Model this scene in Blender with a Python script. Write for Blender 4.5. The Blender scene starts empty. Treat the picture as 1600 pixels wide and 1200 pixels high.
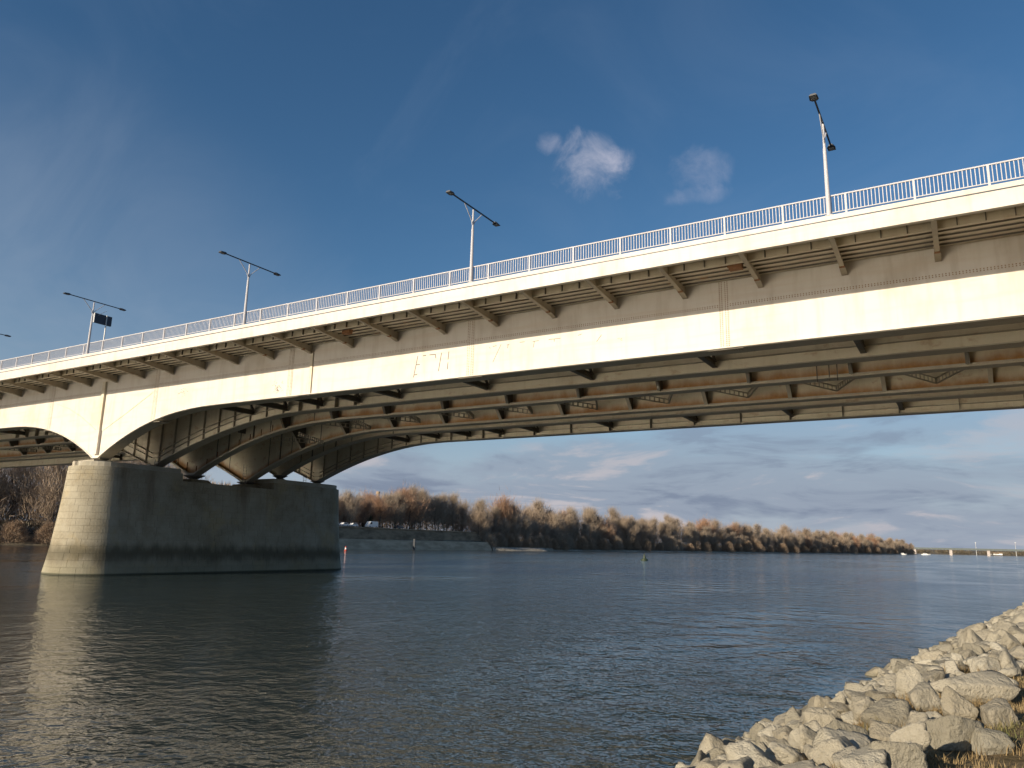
import bpy, bmesh, math, random
from mathutils import Vector, Matrix, noise
random.seed(7)
R = math.radians
scene = bpy.context.scene
C = scene.collection

# ------------------------------------------------------------------ camera
H = 3.417                                  # eye height over the water (water is z = 0)
F_PX, PITCH, ROLL, YAW = 1180.59, R(11.894), R(1.317), R(31.135)
fw = Vector((-math.sin(YAW)*math.cos(PITCH), math.cos(YAW)*math.cos(PITCH), math.sin(PITCH)))
r0 = Vector((math.cos(YAW), math.sin(YAW), 0)); u0 = r0.cross(fw)
cr = r0*math.cos(ROLL) + u0*math.sin(ROLL)
cu = -r0*math.sin(ROLL) + u0*math.cos(ROLL)
cam_data = bpy.data.cameras.new('camera'); cam = bpy.data.objects.new('camera', cam_data); C.objects.link(cam)
cam.matrix_world = Matrix(((cr.x, cu.x, -fw.x, 0), (cr.y, cu.y, -fw.y, 0), (cr.z, cu.z, -fw.z, H), (0, 0, 0, 1)))
cam_data.sensor_width = 36; cam_data.sensor_fit = 'HORIZONTAL'; cam_data.lens = F_PX/1600*36
cam_data.clip_start = 0.1; cam_data.clip_end = 12000
scene.camera = cam

# ------------------------------------------------------------------ light and sky
SUN_EL, SUN_SIDE = R(17.5), R(18)          # sun behind the camera, 18 degrees to the left of the facade normal
to_sun = Vector((-math.sin(SUN_SIDE)*math.cos(SUN_EL), -math.cos(SUN_SIDE)*math.cos(SUN_EL), math.sin(SUN_EL)))
sl = bpy.data.lights.new('sun', 'SUN'); sl.energy = 4.3; sl.angle = R(0.53); sl.color = (1.0, 0.86, 0.66)
so = bpy.data.objects.new('sun', sl); C.objects.link(so)
so.rotation_euler = (-to_sun).to_track_quat('-Z', 'Y').to_euler(); so.location = (0, 0, 80)
SKY = 0.0725
world = bpy.data.worlds.new('World'); scene.world = world; world.use_nodes = True
wt = world.node_tree; wt.nodes.clear()

class NT:
    """small helper to write node trees"""
    def __init__(s, t): s.t = t
    def n(s, typ, **kw):
        nd = s.t.nodes.new(typ)
        for k, v in kw.items():
            if k.startswith('i_'):
                key = k[2:]; key = int(key) if key.isdigit() else key.replace('_', ' ')
                s.put(nd.inputs[key], v)
            else: setattr(nd, k, v)
        return nd
    def put(s, sock, v):
        if isinstance(v, bpy.types.NodeSocket): s.t.links.new(v, sock)
        else: sock.default_value = v
    def m(s, op, a, b=0.0, c=0.0, clamp=False):
        nd = s.t.nodes.new('ShaderNodeMath'); nd.operation = op; nd.use_clamp = clamp
        s.put(nd.inputs[0], a); s.put(nd.inputs[1], b); s.put(nd.inputs[2], c); return nd.outputs[0]
    def dot(s, a, b):
        nd = s.t.nodes.new('ShaderNodeVectorMath'); nd.operation = 'DOT_PRODUCT'
        s.put(nd.inputs[0], a); s.put(nd.inputs[1], b); return nd.outputs['Value']
    def vmul(s, a, b):
        nd = s.t.nodes.new('ShaderNodeVectorMath'); nd.operation = 'MULTIPLY'
        s.put(nd.inputs[0], a); s.put(nd.inputs[1], b); return nd.outputs[0]
    def vadd(s, a, b):
        nd = s.t.nodes.new('ShaderNodeVectorMath'); nd.operation = 'ADD'
        s.put(nd.inputs[0], a); s.put(nd.inputs[1], b); return nd.outputs[0]
    def noise(s, vec, scale, detail=4, rough=0.55, dist=0.0):
        nd = s.t.nodes.new('ShaderNodeTexNoise'); s.put(nd.inputs['Vector'], vec)
        nd.inputs['Scale'].default_value = scale; nd.inputs['Detail'].default_value = detail
        nd.inputs['Roughness'].default_value = rough; nd.inputs['Distortion'].default_value = dist
        return nd.outputs['Fac']
    def ramp(s, fac, a, b, lo=0.0, hi=1.0, smooth=True):
        nd = s.t.nodes.new('ShaderNodeMapRange'); nd.interpolation_type = 'SMOOTHSTEP' if smooth else 'LINEAR'
        s.put(nd.inputs[0], fac); s.put(nd.inputs[1], a); s.put(nd.inputs[2], b); s.put(nd.inputs[3], lo); s.put(nd.inputs[4], hi)
        return nd.outputs[0]
    def mix(s, fac, a, b, blend='MIX'):
        nd = s.t.nodes.new('ShaderNodeMix'); nd.data_type = 'RGBA'; nd.blend_type = blend
        s.put(nd.inputs[0], fac); s.put(nd.inputs[6], a); s.put(nd.inputs[7], b); return nd.outputs[2]
def rgb(r, g, b): return (r, g, b, 1.0)

w = NT(wt)
sky = w.n('ShaderNodeTexSky', sky_type='NISHITA', sun_disc=False, sun_elevation=SUN_EL,
          sun_rotation=math.atan2(to_sun.x, to_sun.y), altitude=100, air_density=1.0, dust_density=0.6, ozone_density=2.2)
dirv = w.n('ShaderNodeTexCoord').outputs['Generated']
sep = w.n('ShaderNodeSeparateXYZ', i_0=dirv); dz = sep.outputs[2]
col = w.n('ShaderNodeHueSaturation', i_Saturation=1.22, i_Value=1.0, i_Color=sky.outputs[0]).outputs[0]
def sc_(c): return rgb(c[0]/SKY, c[1]/SKY, c[2]/SKY)
# long low banks of stratocumulus near the horizon
sv = w.vmul(dirv, (1.0, 1.0, 4.6))
n1 = w.noise(sv, 2.3, 6, 0.56, 0.3); n2 = w.noise(w.vadd(sv, (3.1, 7.7, 1.3)), 6.2, 7, 0.58, 0.5)
band = w.m('MULTIPLY', w.ramp(dz, 0.27, 0.02), w.ramp(dz, -0.05, 0.0))
low = w.m('MULTIPLY', w.ramp(w.m('ADD', n1, w.m('MULTIPLY', w.ramp(dz, 0.26, 0.0), 0.16)), 0.48, 0.62), band)
hz = w.m('MULTIPLY', w.ramp(dz, 0.24, 0.02), 0.88)
col = w.mix(hz, col, sc_((0.255, 0.295, 0.375)))
col = w.mix(w.m('MULTIPLY', low, 0.85), col, sc_((0.205, 0.24, 0.305)))
lit = w.m('MULTIPLY', w.m('MULTIPLY', w.ramp(n2, 0.52, 0.64), low), 0.9)
col = w.mix(lit, col, sc_((0.39, 0.365, 0.385)))
drk = w.m('MULTIPLY', w.m('MULTIPLY', w.ramp(n2, 0.50, 0.36), low), 0.8)
col = w.mix(drk, col, sc_((0.135, 0.168, 0.235)))
# thin high veils
n3 = w.noise(w.vadd(w.vmul(dirv, (1.2, 2.4, 2.0)), (0.4, 1.7, 5.0)), 1.9, 5, 0.6, 1.1)
veil = w.m('MULTIPLY', w.m('MULTIPLY', w.ramp(n3, 0.44, 0.75), w.ramp(dz, 0.1, 0.3)), 0.045)
col = w.mix(veil, col, sc_((0.30, 0.36, 0.46)))
lf = w.m('MULTIPLY', w.m('MULTIPLY', w.ramp(w.dot(dirv, (-0.90, 0.42, 0.12)), 0.90, 1.0), w.ramp(n3, 0.0, 0.7)), 0.26)
col = w.mix(lf, col, sc_((0.30, 0.335, 0.39)))
# two small broken cumulus puffs: (centre direction, half-sizes, strength)
nz = w.noise(w.vadd(dirv, (0.35, 0.1, 0.2)), 19.0, 8, 0.62, 0.35); nb = w.noise(w.vadd(dirv, (7.0, 2.0, 1.0)), 9.0, 4, 0.5)
def puff(col, cx, cy, cz, s1, s2, k, top):
    c = Vector((cx, cy, cz)).normalized(); e1 = Vector((c.y, -c.x, 0)).normalized(); e2 = e1.cross(c)
    a = w.m('DIVIDE', w.dot(dirv, e1), s1); b = w.m('DIVIDE', w.dot(dirv, e2), s2)
    rr = w.m('ADD', w.m('MULTIPLY', a, a), w.m('MULTIPLY', b, b))
    dens = w.m('ADD', w.m('SUBTRACT', 0.75, rr), w.m('MULTIPLY', w.m('SUBTRACT', nz, 0.5), 2.5))
    dens = w.m('ADD', dens, w.m('MULTIPLY', w.m('SUBTRACT', nb, 0.5), 1.6))
    mask = w.m('MULTIPLY', w.m('MULTIPLY', w.ramp(dens, -0.1, 1.35), k), w.ramp(w.dot(dirv, tuple(c)), 0.7, 0.8))
    return w.mix(mask, col, sc_(top))
col = puff(col, -0.375, 0.80, 0.465, 0.066, 0.050, 0.78, (0.40, 0.40, 0.47))
col = puff(col, -0.418, 0.77, 0.496, 0.022, 0.020, 0.45, (0.38, 0.38, 0.46))
col = puff(col, -0.255, 0.86, 0.462, 0.046, 0.034, 0.36, (0.36, 0.37, 0.46))
col = puff(col, -0.348, 0.83, 0.485, 0.028, 0.022, 0.5, (0.39, 0.39, 0.47))
col = puff(col, -0.265, 0.875, 0.435, 0.050, 0.016, 0.30, (0.36, 0.37, 0.46))
bg = w.n('ShaderNodeBackground', i_Color=col, i_Strength=SKY)
wo = w.n('ShaderNodeOutputWorld', i_Surface=bg.outputs[0])
scene.view_settings.view_transform = 'Standard'; scene.view_settings.look = 'None'
scene.view_settings.exposure = 0.50; scene.view_settings.gamma = 1.0
scene.cycles.use_denoising = True
scene.cycles.max_bounces = 8; scene.cycles.diffuse_bounces = 4; scene.cycles.glossy_bounces = 4
scene.cycles.sample_clamp_indirect = 0.0
scene.cycles.blur_glossy = 0.33

# ------------------------------------------------------------------ materials
def material(name):
    m = bpy.data.materials.new(name); m.use_nodes = True; t = m.node_tree
    bs = t.nodes['Principled BSDF']; return m, NT(t), bs
def out(nt, bs, col, rough=0.6, bump=None, bstr=0.3, bdist=0.02, spec=0.3, metal=0.0):
    nt.put(bs.inputs['Base Color'], col); nt.put(bs.inputs['Roughness'], rough)
    nt.put(bs.inputs['Specular IOR Level'], spec); nt.put(bs.inputs['Metallic'], metal)
    if bump is not None:
        b = nt.n('ShaderNodeBump'); nt.put(b.inputs['Height'], bump); b.inputs['Strength'].default_value = bstr; b.inputs['Distance'].default_value = bdist
        nt.t.links.new(b.outputs[0], bs.inputs['Normal'])
def geo(nt): return nt.n('ShaderNodeNewGeometry').outputs['Position']
def orand(nt): return nt.n('ShaderNodeObjectInfo').outputs['Random']

def mat_paint(name, base, dirt, amount, rust=0.0, rust_z=None):
    m, nt, bs = material(name); P = geo(nt)
    st = nt.noise(nt.vmul(P, (2.2, 2.2, 0.22)), 1.0, 5, 0.6); bl = nt.noise(P, 0.35, 4, 0.6); fi = nt.noise(P, 9.0, 3, 0.6)
    d = nt.m('MULTIPLY', nt.m('ADD', nt.ramp(st, 0.45, 0.8), nt.ramp(bl, 0.45, 0.75)), amount, clamp=True)
    c = nt.mix(d, rgb(*base), rgb(*dirt))
    c = nt.mix(nt.m('MULTIPLY', fi, 0.12), c, rgb(*[x*0.7 for x in base]))
    # long horizontal wash marks of patched paint
    wash = nt.noise(nt.vmul(P, (0.12, 0.5, 1.8)), 1.6, 4, 0.55)
    c = nt.mix(nt.ramp(wash, 0.48, 0.70, 0.0, 0.38), c, rgb(base[0]*0.88, base[1]*0.80, base[2]*0.72))
    if rust:
        rn = nt.noise(nt.vmul(P, (0.9, 0.9, 1.6)), 1.3, 6, 0.65)
        rk = nt.ramp(rn, 0.56, 0.70)
        if rust_z is not None:
            z = nt.n('ShaderNodeAttribute', attribute_name='above').outputs['Fac']
            edge = nt.m('ADD', z, nt.m('MULTIPLY', nt.m('SUBTRACT', nt.noise(nt.vmul(P, (1.0, 1.0, 0.4)), 0.9, 5, 0.6), 0.5), 0.9))
            rk = nt.m('MAXIMUM', nt.m('MULTIPLY', rk, 0.45), nt.ramp(edge, rust_z, rust_z*0.2))
        rc = nt.mix(nt.noise(P, 5.0, 4, 0.6), rgb(0.26, 0.105, 0.035), rgb(0.56, 0.28, 0.085))
        c = nt.mix(nt.m('MULTIPLY', rk, rust), c, rc)
    out(nt, bs, c, 0.55, nt.noise(P, 1.1, 3, 0.5), 0.25, 0.03, 0.25)
    return m
M = {}
M['paint'] = mat_paint('cream_bridge_paint', (0.70, 0.65, 0.58), (0.48, 0.41, 0.32), 0.46)
M['paint_in'] = mat_paint('dirty_cream_paint', (0.80, 0.73, 0.58), (0.56, 0.47, 0.32), 0.4, 0.35)
M['paint_rust'] = mat_paint('rusting_cream_paint', (0.80, 0.73, 0.57), (0.56, 0.47, 0.31), 0.4, 0.95, 0.95)
M['flange'] = mat_paint('grey_flange_paint', (0.50, 0.455, 0.37), (0.34, 0.29, 0.22), 0.45, 0.25)
M['bracket'] = mat_paint('grey_cream_bracket_paint', (0.68, 0.62, 0.49), (0.46, 0.385, 0.27), 0.35, 0.2)
M['brk'] = mat_paint('brown_grey_bracket_paint', (0.45, 0.40, 0.315), (0.30, 0.25, 0.18), 0.4, 0.25)
M['dark'] = mat_paint('dark_grey_steel', (0.17, 0.155, 0.13), (0.10, 0.085, 0.06), 0.5, 0.5)
M['rail'] = mat_paint('white_railing_paint', (0.53, 0.52, 0.545), (0.42, 0.40, 0.38), 0.15)

m, nt, bs = material('rust_brown'); P = geo(nt)
out(nt, bs, nt.mix(nt.noise(P, 6, 4), rgb(0.17, 0.07, 0.03), rgb(0.34, 0.19, 0.10)), 0.85); M['rust'] = m
m, nt, bs = material('rivet_rust_paint'); P = geo(nt)
out(nt, bs, nt.mix(nt.ramp(nt.noise(P, 4, 3), 0.35, 0.65), rgb(0.40, 0.26, 0.16), rgb(0.27, 0.145, 0.08)), 0.7); M['rivet'] = m
m, nt, bs = material('black_spray_paint'); out(nt, bs, rgb(0.10, 0.09, 0.08), 0.8); M['spray'] = m
m, nt, bs = material('faded_spray_paint'); out(nt, bs, rgb(0.22, 0.20, 0.17), 0.8); M['spray_faded'] = m
m, nt, bs = material('dark_lamp_metal'); out(nt, bs, rgb(0.045, 0.05, 0.06), 0.45, spec=0.4); M['lampdark'] = m
m, nt, bs = material('lamp_glass'); out(nt, bs, rgb(0.25, 0.26, 0.27), 0.15, spec=0.6); M['lampglass'] = m
m, nt, bs = material('galvanised_steel'); P = geo(nt)
out(nt, bs, nt.mix(nt.noise(P, 3, 3), rgb(0.42, 0.43, 0.44), rgb(0.56, 0.56, 0.55)), 0.5, spec=0.4, metal=0.2); M['galv'] = m
m, nt, bs = material('asphalt'); P = geo(nt); out(nt, bs, nt.mix(nt.noise(P, 8, 4), rgb(0.04, 0.04, 0.042), rgb(0.07, 0.07, 0.068)), 0.9); M['asphalt'] = m

def mat_stone(name, base, lo, damp=True):
    m, nt, bs = material(name); P = geo(nt); z = nt.n('ShaderNodeSeparateXYZ', i_0=P).outputs[2]
    big = nt.noise(P, 0.55, 5, 0.6); fi = nt.noise(P, 6.0, 5, 0.65)
    c = nt.mix(nt.ramp(big, 0.35, 0.7), rgb(*base), rgb(*lo))
    c = nt.mix(nt.m('MULTIPLY', orand(nt), 0.16), c, rgb(base[0]*0.66, base[1]*0.62, base[2]*0.55))
    c = nt.mix(nt.ramp(nt.noise(P, 0.22, 6, 0.65), 0.45, 0.66, 0, 0.55), c, rgb(base[0]*0.52, base[1]*0.46, base[2]*0.36))
    c = nt.mix(nt.ramp(nt.noise(nt.vadd(P, (9, 4, 2)), 0.4, 5, 0.6), 0.52, 0.7, 0, 0.5), c, rgb(0.40, 0.31, 0.16))
    c = nt.mix(nt.ramp(fi, 0.35, 0.75, 0, 0.35), c, rgb(base[0]*1.15, base[1]*1.13, base[2]*1.08))
    if damp:
        zz = nt.m('ADD', z, nt.m('MULTIPLY', nt.m('SUBTRACT', nt.noise(nt.vmul(P, (1, 1, 0.3)), 1.2, 5, 0.6), 0.5), 1.4))
        wet = nt.m('MULTIPLY', nt.ramp(zz, 2.9, 1.9), nt.ramp(zz, 0.5, 1.7))
        c = nt.mix(nt.m('MULTIPLY', wet, 0.82), c, rgb(0.10, 0.088, 0.058))
        c = nt.mix(nt.m('MULTIPLY', nt.ramp(zz, 1.3, 0.5), 0.45), c, rgb(0.22, 0.21, 0.14))
        c = nt.mix(nt.m('MULTIPLY', nt.ramp(z, 0.22, 0.08), 0.8), c, rgb(0.04, 0.045, 0.03))
        run = nt.m('MULTIPLY', nt.ramp(nt.noise(nt.vmul(P, (0.7, 0.7, 0.08)), 1.0, 5, 0.6), 0.52, 0.68), nt.ramp(z, 2.5, 9.0))
        c = nt.mix(nt.m('MULTIPLY', run, 0.55), c, rgb(0.13, 0.085, 0.055))
    out(nt, bs, c, 0.85, fi, 0.5, 0.03, 0.15)
    return m
M['pier'] = mat_stone('weathered_pier_limestone', (0.385, 0.35, 0.27), (0.30, 0.268, 0.20))
M['mortar'] = mat_stone('old_mortar', (0.36, 0.32, 0.235), (0.28, 0.245, 0.175))
M['coping'] = mat_stone('pale_coping_stone', (0.46, 0.43, 0.36), (0.36, 0.33, 0.26), False)

def mat_rock(name, a, b):
    m, nt, bs = material(name); tc = nt.n('ShaderNodeTexCoord').outputs['Object']; P = geo(nt)
    big = nt.noise(P, 1.4, 5, 0.6); fi = nt.noise(P, 14.0, 6, 0.7); pit = nt.noise(P, 45.0, 3, 0.6)
    c = nt.mix(nt.ramp(big, 0.35, 0.68), rgb(*a), rgb(*b))
    c = nt.mix(nt.m('MULTIPLY', orand(nt), 0.6), c, rgb(a[0]*0.62, a[1]*0.58, a[2]*0.52))
    c = nt.mix(nt.ramp(fi, 0.52, 0.72, 0, 0.40), c, rgb(a[0]*0.55, a[1]*0.50, a[2]*0.42))
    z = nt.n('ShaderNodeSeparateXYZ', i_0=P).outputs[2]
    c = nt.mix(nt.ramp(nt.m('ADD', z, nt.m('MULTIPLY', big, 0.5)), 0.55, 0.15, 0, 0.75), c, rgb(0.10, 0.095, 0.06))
    h = nt.m('ADD', nt.m('ADD', nt.m('MULTIPLY', fi, 1.0), nt.m('MULTIPLY', pit, 0.25)), nt.m('MULTIPLY', nt.noise(P, 4.0, 4, 0.6), 1.5))
    out(nt, bs, c, 0.92, h, 1.0, 0.06, 0.05)
    return m
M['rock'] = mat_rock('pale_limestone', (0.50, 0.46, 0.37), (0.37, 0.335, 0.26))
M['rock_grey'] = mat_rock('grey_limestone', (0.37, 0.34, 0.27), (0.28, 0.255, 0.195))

m, nt, bs = material('dry_bank_soil'); P = geo(nt)
c = nt.mix(nt.ramp(nt.noise(P, 0.9, 6, 0.65), 0.35, 0.65), rgb(0.17, 0.125, 0.075), rgb(0.27, 0.215, 0.125))
c = nt.mix(nt.ramp(nt.noise(P, 7.0, 6, 0.7), 0.42, 0.65), c, rgb(0.11, 0.085, 0.045))
c = nt.mix(nt.ramp(nt.noise(P, 0.35, 4), 0.5, 0.7, 0, 0.5), c, rgb(0.13, 0.135, 0.06))
out(nt, bs, c, 0.95, nt.noise(P, 12, 6, 0.7), 0.9, 0.06, 0.05); M['soil'] = m
m, nt, bs = material('dry_grass'); P = geo(nt)
c = nt.mix(nt.ramp(nt.noise(P, 1.6, 4), 0.35, 0.65), rgb(0.34, 0.25, 0.13), rgb(0.20, 0.14, 0.07))
c = nt.mix(nt.ramp(nt.noise(P, 0.7, 3), 0.55, 0.7), c, rgb(0.15, 0.165, 0.06)); out(nt, bs, c, 0.9, spec=0.1); M['grass'] = m
m, nt, bs = material('far_bank_earth'); P = geo(nt)
c = nt.mix(nt.ramp(nt.noise(P, 0.12, 6, 0.65), 0.4, 0.65), rgb(0.10, 0.08, 0.055), rgb(0.20, 0.17, 0.12)); out(nt, bs, c, 0.95); M['farsoil'] = m
m, nt, bs = material('pale_gravel'); P = geo(nt)
c = nt.mix(nt.ramp(nt.noise(P, 1.2, 6, 0.7), 0.4, 0.62), rgb(0.20, 0.17, 0.13), rgb(0.58, 0.50, 0.38)); out(nt, bs, c, 0.95, nt.noise(P, 2, 5), 0.8, 0.3); M['gravel'] = m
m, nt, bs = material('stained_quay_concrete'); P = geo(nt)
c = nt.mix(nt.ramp(nt.noise(nt.vmul(P, (1, 0.4, 1.4)), 0.35, 6, 0.65), 0.35, 0.68), rgb(0.54, 0.41, 0.28), rgb(0.35, 0.26, 0.17)); out(nt, bs, c, 0.9, nt.noise(P, 1.5, 4), 0.4, 0.1); M['quay'] = m
m, nt, bs = material('dark_quay_stone'); P = geo(nt)
c = nt.mix(nt.ramp(nt.noise(nt.vmul(P, (1, 0.6, 1.6)), 0.3, 6, 0.65), 0.35, 0.68), rgb(0.30, 0.215, 0.135), rgb(0.15, 0.105, 0.065)); out(nt, bs, c, 0.9, nt.noise(P, 1.5, 4), 0.6, 0.15); M['quaydark'] = m

def mat_wood(name, cols, dark=(0.05, 0.04, 0.03)):
    m, nt, bs = material(name); rnd = orand(nt); P = geo(nt)
    c = nt.mix(nt.ramp(rnd, 0.0, 1.0, smooth=False), rgb(*cols[0]), rgb(*cols[1]))
    c = nt.mix(nt.ramp(nt.noise(P, 0.28, 4, 0.6), 0.35, 0.68, 0, 0.7), c, rgb(*cols[2]))
    out(nt, bs, c, 0.9, spec=0.1)
    if name.endswith(('twigs', 'leaves')):
        tr = nt.n('ShaderNodeBsdfTranslucent'); nt.put(tr.inputs[0], c); mx = nt.n('ShaderNodeMixShader'); mx.inputs[0].default_value = 0.15
        nt.t.links.new(bs.outputs[0], mx.inputs[1]); nt.t.links.new(tr.outputs[0], mx.inputs[2])
        nt.t.links.new(mx.outputs[0], nt.t.nodes['Material Output'].inputs['Surface'])
    return m
M['twig_tan'] = mat_wood('tan_bare_twigs', ((0.47, 0.385, 0.295), (0.41, 0.335, 0.26), (0.34, 0.265, 0.205)))
M['twig_red'] = mat_wood('reddish_bare_twigs', ((0.50, 0.31, 0.20), (0.44, 0.29, 0.20), (0.34, 0.215, 0.145)))
M['twig_grey'] = mat_wood('grey_bare_twigs', ((0.48, 0.38, 0.285), (0.42, 0.325, 0.24), (0.34, 0.255, 0.185)))
M['twig_dark'] = mat_wood('dark_scrub_twigs', ((0.46, 0.345, 0.245), (0.40, 0.295, 0.21), (0.32, 0.235, 0.165)))
M['needle'] = mat_wood('dark_evergreen_leaves', ((0.075, 0.085, 0.05), (0.06, 0.07, 0.042), (0.05, 0.055, 0.035)))
M['bark'] = mat_wood('grey_bark', ((0.22, 0.19, 0.15), (0.15, 0.125, 0.095), (0.11, 0.09, 0.07)))
M['bark_pale'] = mat_wood('pale_poplar_bark', ((0.62, 0.54, 0.42), (0.52, 0.45, 0.34), (0.40, 0.34, 0.26)))
def plain(key, name, c, rough=0.5, spec=0.4):
    m, nt, bs = material(name); out(nt, bs, rgb(*c), rough, spec=spec); M[key] = m
plain('carwhite', 'white_car_paint', (0.78, 0.78, 0.76), 0.3); plain('carsilver', 'silver_car_paint', (0.45, 0.46, 0.47), 0.3)
plain('cardark', 'dark_car_paint', (0.05, 0.055, 0.065), 0.3); plain('glassdark', 'dark_window_glass', (0.02, 0.022, 0.025), 0.08, 0.6)
plain('tyre', 'tyre_rubber', (0.02, 0.02, 0.02), 0.9, 0.2); plain('buoygreen', 'green_buoy_paint', (0.035, 0.05, 0.025), 0.5)
plain('buoyred', 'red_buoy_paint', (0.40, 0.06, 0.04), 0.5); plain('white', 'white_gloss_paint', (0.8, 0.8, 0.78), 0.4)
plain('panel', 'dark_blue_grey_board', (0.045, 0.055, 0.075), 0.5); plain('farconc', 'pale_far_concrete', (0.44, 0.39, 0.36), 0.9, 0.1)
plain('farsteel', 'grey_green_far_steel', (0.13, 0.15, 0.145), 0.8, 0.1)

# water: dark silty river with patches of ruffled and smooth surface
m, nt, bs = material('river_water'); P = geo(nt)
flat = nt.vmul(P, (1.0, 1.0, 0.0))
a1 = nt.noise(nt.vmul(flat, (1.0, 0.8, 1.0)), 0.55, 3, 0.5, 0.4); a2 = nt.noise(flat, 2.1, 3, 0.55, 0.3); a3 = nt.noise(flat, 6.5, 2, 0.5)
patch = nt.ramp(nt.noise(nt.vmul(flat, (0.055, 0.022, 1)), 1.0, 4, 0.6, 0.6), 0.34, 0.66, 0.2, 1.15)
wind = nt.ramp(nt.dot(P, (0.5, 1.0, 0.0)), 2.0, 26.0, 1.0, 2.9)   # open water beyond the bridge is more ruffled
hh = nt.m('MULTIPLY', wind, nt.m('ADD', nt.m('MULTIPLY', a1, 0.16), nt.m('MULTIPLY', patch, nt.m('ADD', nt.m('MULTIPLY', a2, 0.085), nt.m('MULTIPLY', a3, 0.022)))))
b = nt.n('ShaderNodeBump'); nt.put(b.inputs['Height'], hh); b.inputs['Strength'].default_value = 1.0; b.inputs['Distance'].default_value = 0.58
nt.t.links.new(b.outputs[0], bs.inputs['Normal'])
nt.put(bs.inputs['Base Color'], rgb(0.030, 0.042, 0.042)); nt.put(bs.inputs['Roughness'], nt.ramp(patch, 0.2, 1.15, 0.04, 0.11)); bs.inputs['IOR'].default_value = 1.38
M['water'] = m

# ------------------------------------------------------------------ mesh helpers
class MB:
    def __init__(s): s.v = []; s.f = []
    def add(s, vs, fs):
        o = len(s.v); s.v += [tuple(p) for p in vs]; s.f += [tuple(i+o for i in q) for q in fs]; return s
    def box(s, x0, x1, y0, y1, z0, z1):
        return s.add([(x0,y0,z0),(x1,y0,z0),(x1,y1,z0),(x0,y1,z0),(x0,y0,z1),(x1,y0,z1),(x1,y1,z1),(x0,y1,z1)],
                     [(3,2,1,0),(4,5,6,7),(0,1,5,4),(1,2,6,5),(2,3,7,6),(3,0,4,7)])
    def prism_x(s, poly, x0, x1):            # polygon in (y, z) extruded along x
        n = len(poly)
        return s.add([(x0, y, z) for y, z in poly] + [(x1, y, z) for y, z in poly],
                     [tuple(range(n)), tuple(range(2*n-1, n-1, -1))] + [(i, i+n, (i+1) % n+n, (i+1) % n) for i in range(n)])
    def prism_y(s, poly, y0, y1):            # polygon in (x, z) extruded along y
        n = len(poly)
        return s.add([(x, y0, z) for x, z in poly] + [(x, y1, z) for x, z in poly],
                     [tuple(range(n)), tuple(range(2*n-1, n-1, -1))] + [(i, i+n, (i+1) % n+n, (i+1) % n) for i in range(n)])
    def tube(s, p0, p1, ra, rb=None, n=8, cap=True):
        p0, p1 = Vector(p0), Vector(p1); rb = ra if rb is None else rb
        d = (p1-p0); d = d.normalized() if d.length > 1e-9 else Vector((0, 0, 1))
        a = d.orthogonal().normalized(); b = d.cross(a); vs = []
        for p, r in ((p0, ra), (p1, rb)):
            for i in range(n):
                t = 2*math.pi*i/n; vs.append(p + a*(r*math.cos(t)) + b*(r*math.sin(t)))
        fs = [(i, (i+1) % n, n+(i+1) % n, n+i) for i in range(n)]
        if cap: fs += [tuple(range(n-1, -1, -1)), tuple(range(n, 2*n))]
        return s.add(vs, fs)
    def bar(s, p0, p1, w, h):                # rectangular bar between two points
        p0, p1 = Vector(p0), Vector(p1); d = (p1-p0).normalized()
        side = d.cross(Vector((0, 0, 1))); side = side.normalized() if side.length > 1e-6 else Vector((1, 0, 0)); up = side.cross(d)
        vs = [p + side*(sx*w/2) + up*(sz*h/2) for p in (p0, p1) for sx, sz in ((-1,-1),(1,-1),(1,1),(-1,1))]
        return s.add(vs, [(3,2,1,0),(4,5,6,7),(0,1,5,4),(1,2,6,5),(2,3,7,6),(3,0,4,7)])
    def sweep(s, xs, sec):                   # sec(x) -> closed list of (y, z)
        rings = [sec(x) for x in xs]; n = len(rings[0])
        vs = [(x, y, z) for x, r in zip(xs, rings) for y, z in r]; fs = []
        for k in range(len(xs)-1):
            for i in range(n):
                j = (i+1) % n; fs.append((k*n+i, (k+1)*n+i, (k+1)*n+j, k*n+j))
        fs += [tuple(range(n)), tuple(range(len(vs)-1, len(vs)-n-1, -1))]
        return s.add(vs, fs)
    def lathe(s, prof, n=12, c=(0, 0)):
        vs = [(c[0]+r*math.cos(2*math.pi*i/n), c[1]+r*math.sin(2*math.pi*i/n), z) for r, z in prof for i in range(n)]
        fs = [(k*n+i, k*n+(i+1) % n, (k+1)*n+(i+1) % n, (k+1)*n+i) for k in range(len(prof)-1) for i in range(n)]
        fs += [tuple(range(n-1, -1, -1)), tuple(range(len(vs)-n, len(vs)))]
        return s.add(vs, fs)
    def mesh(s, name, mat, smooth=False):
        me = bpy.data.meshes.new(name); me.from_pydata(s.v, [], s.f); me.materials.append(mat)
        bm = bmesh.new(); bm.from_mesh(me); bmesh.ops.recalc_face_normals(bm, faces=bm.faces[:]); bm.to_mesh(me); bm.free()
        if smooth: me.polygons.foreach_set('use_smooth', [True]*len(me.polygons))
        return me
    def build(s, name, mat, parent=None, smooth=False):
        return link(name, s.mesh(name, mat, smooth), parent)
WLOC = {}
def link(name, me, parent=None, loc=(0, 0, 0)):
    o = bpy.data.objects.new(name, me); C.objects.link(o); o.location = loc
    if parent is not None:
        o.parent = parent; pl = WLOC.get(parent.name, Vector((0, 0, 0))); o.matrix_parent_inverse = Matrix.Translation(-pl)
    WLOC[o.name] = Vector(loc)
    return o
def tag(o, label=None, cat=None, group=None, kind=None):
    if label: o['label'] = label
    if cat: o['category'] = cat
    if group: o['group'] = group
    if kind: o['kind'] = kind
    return o
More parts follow.
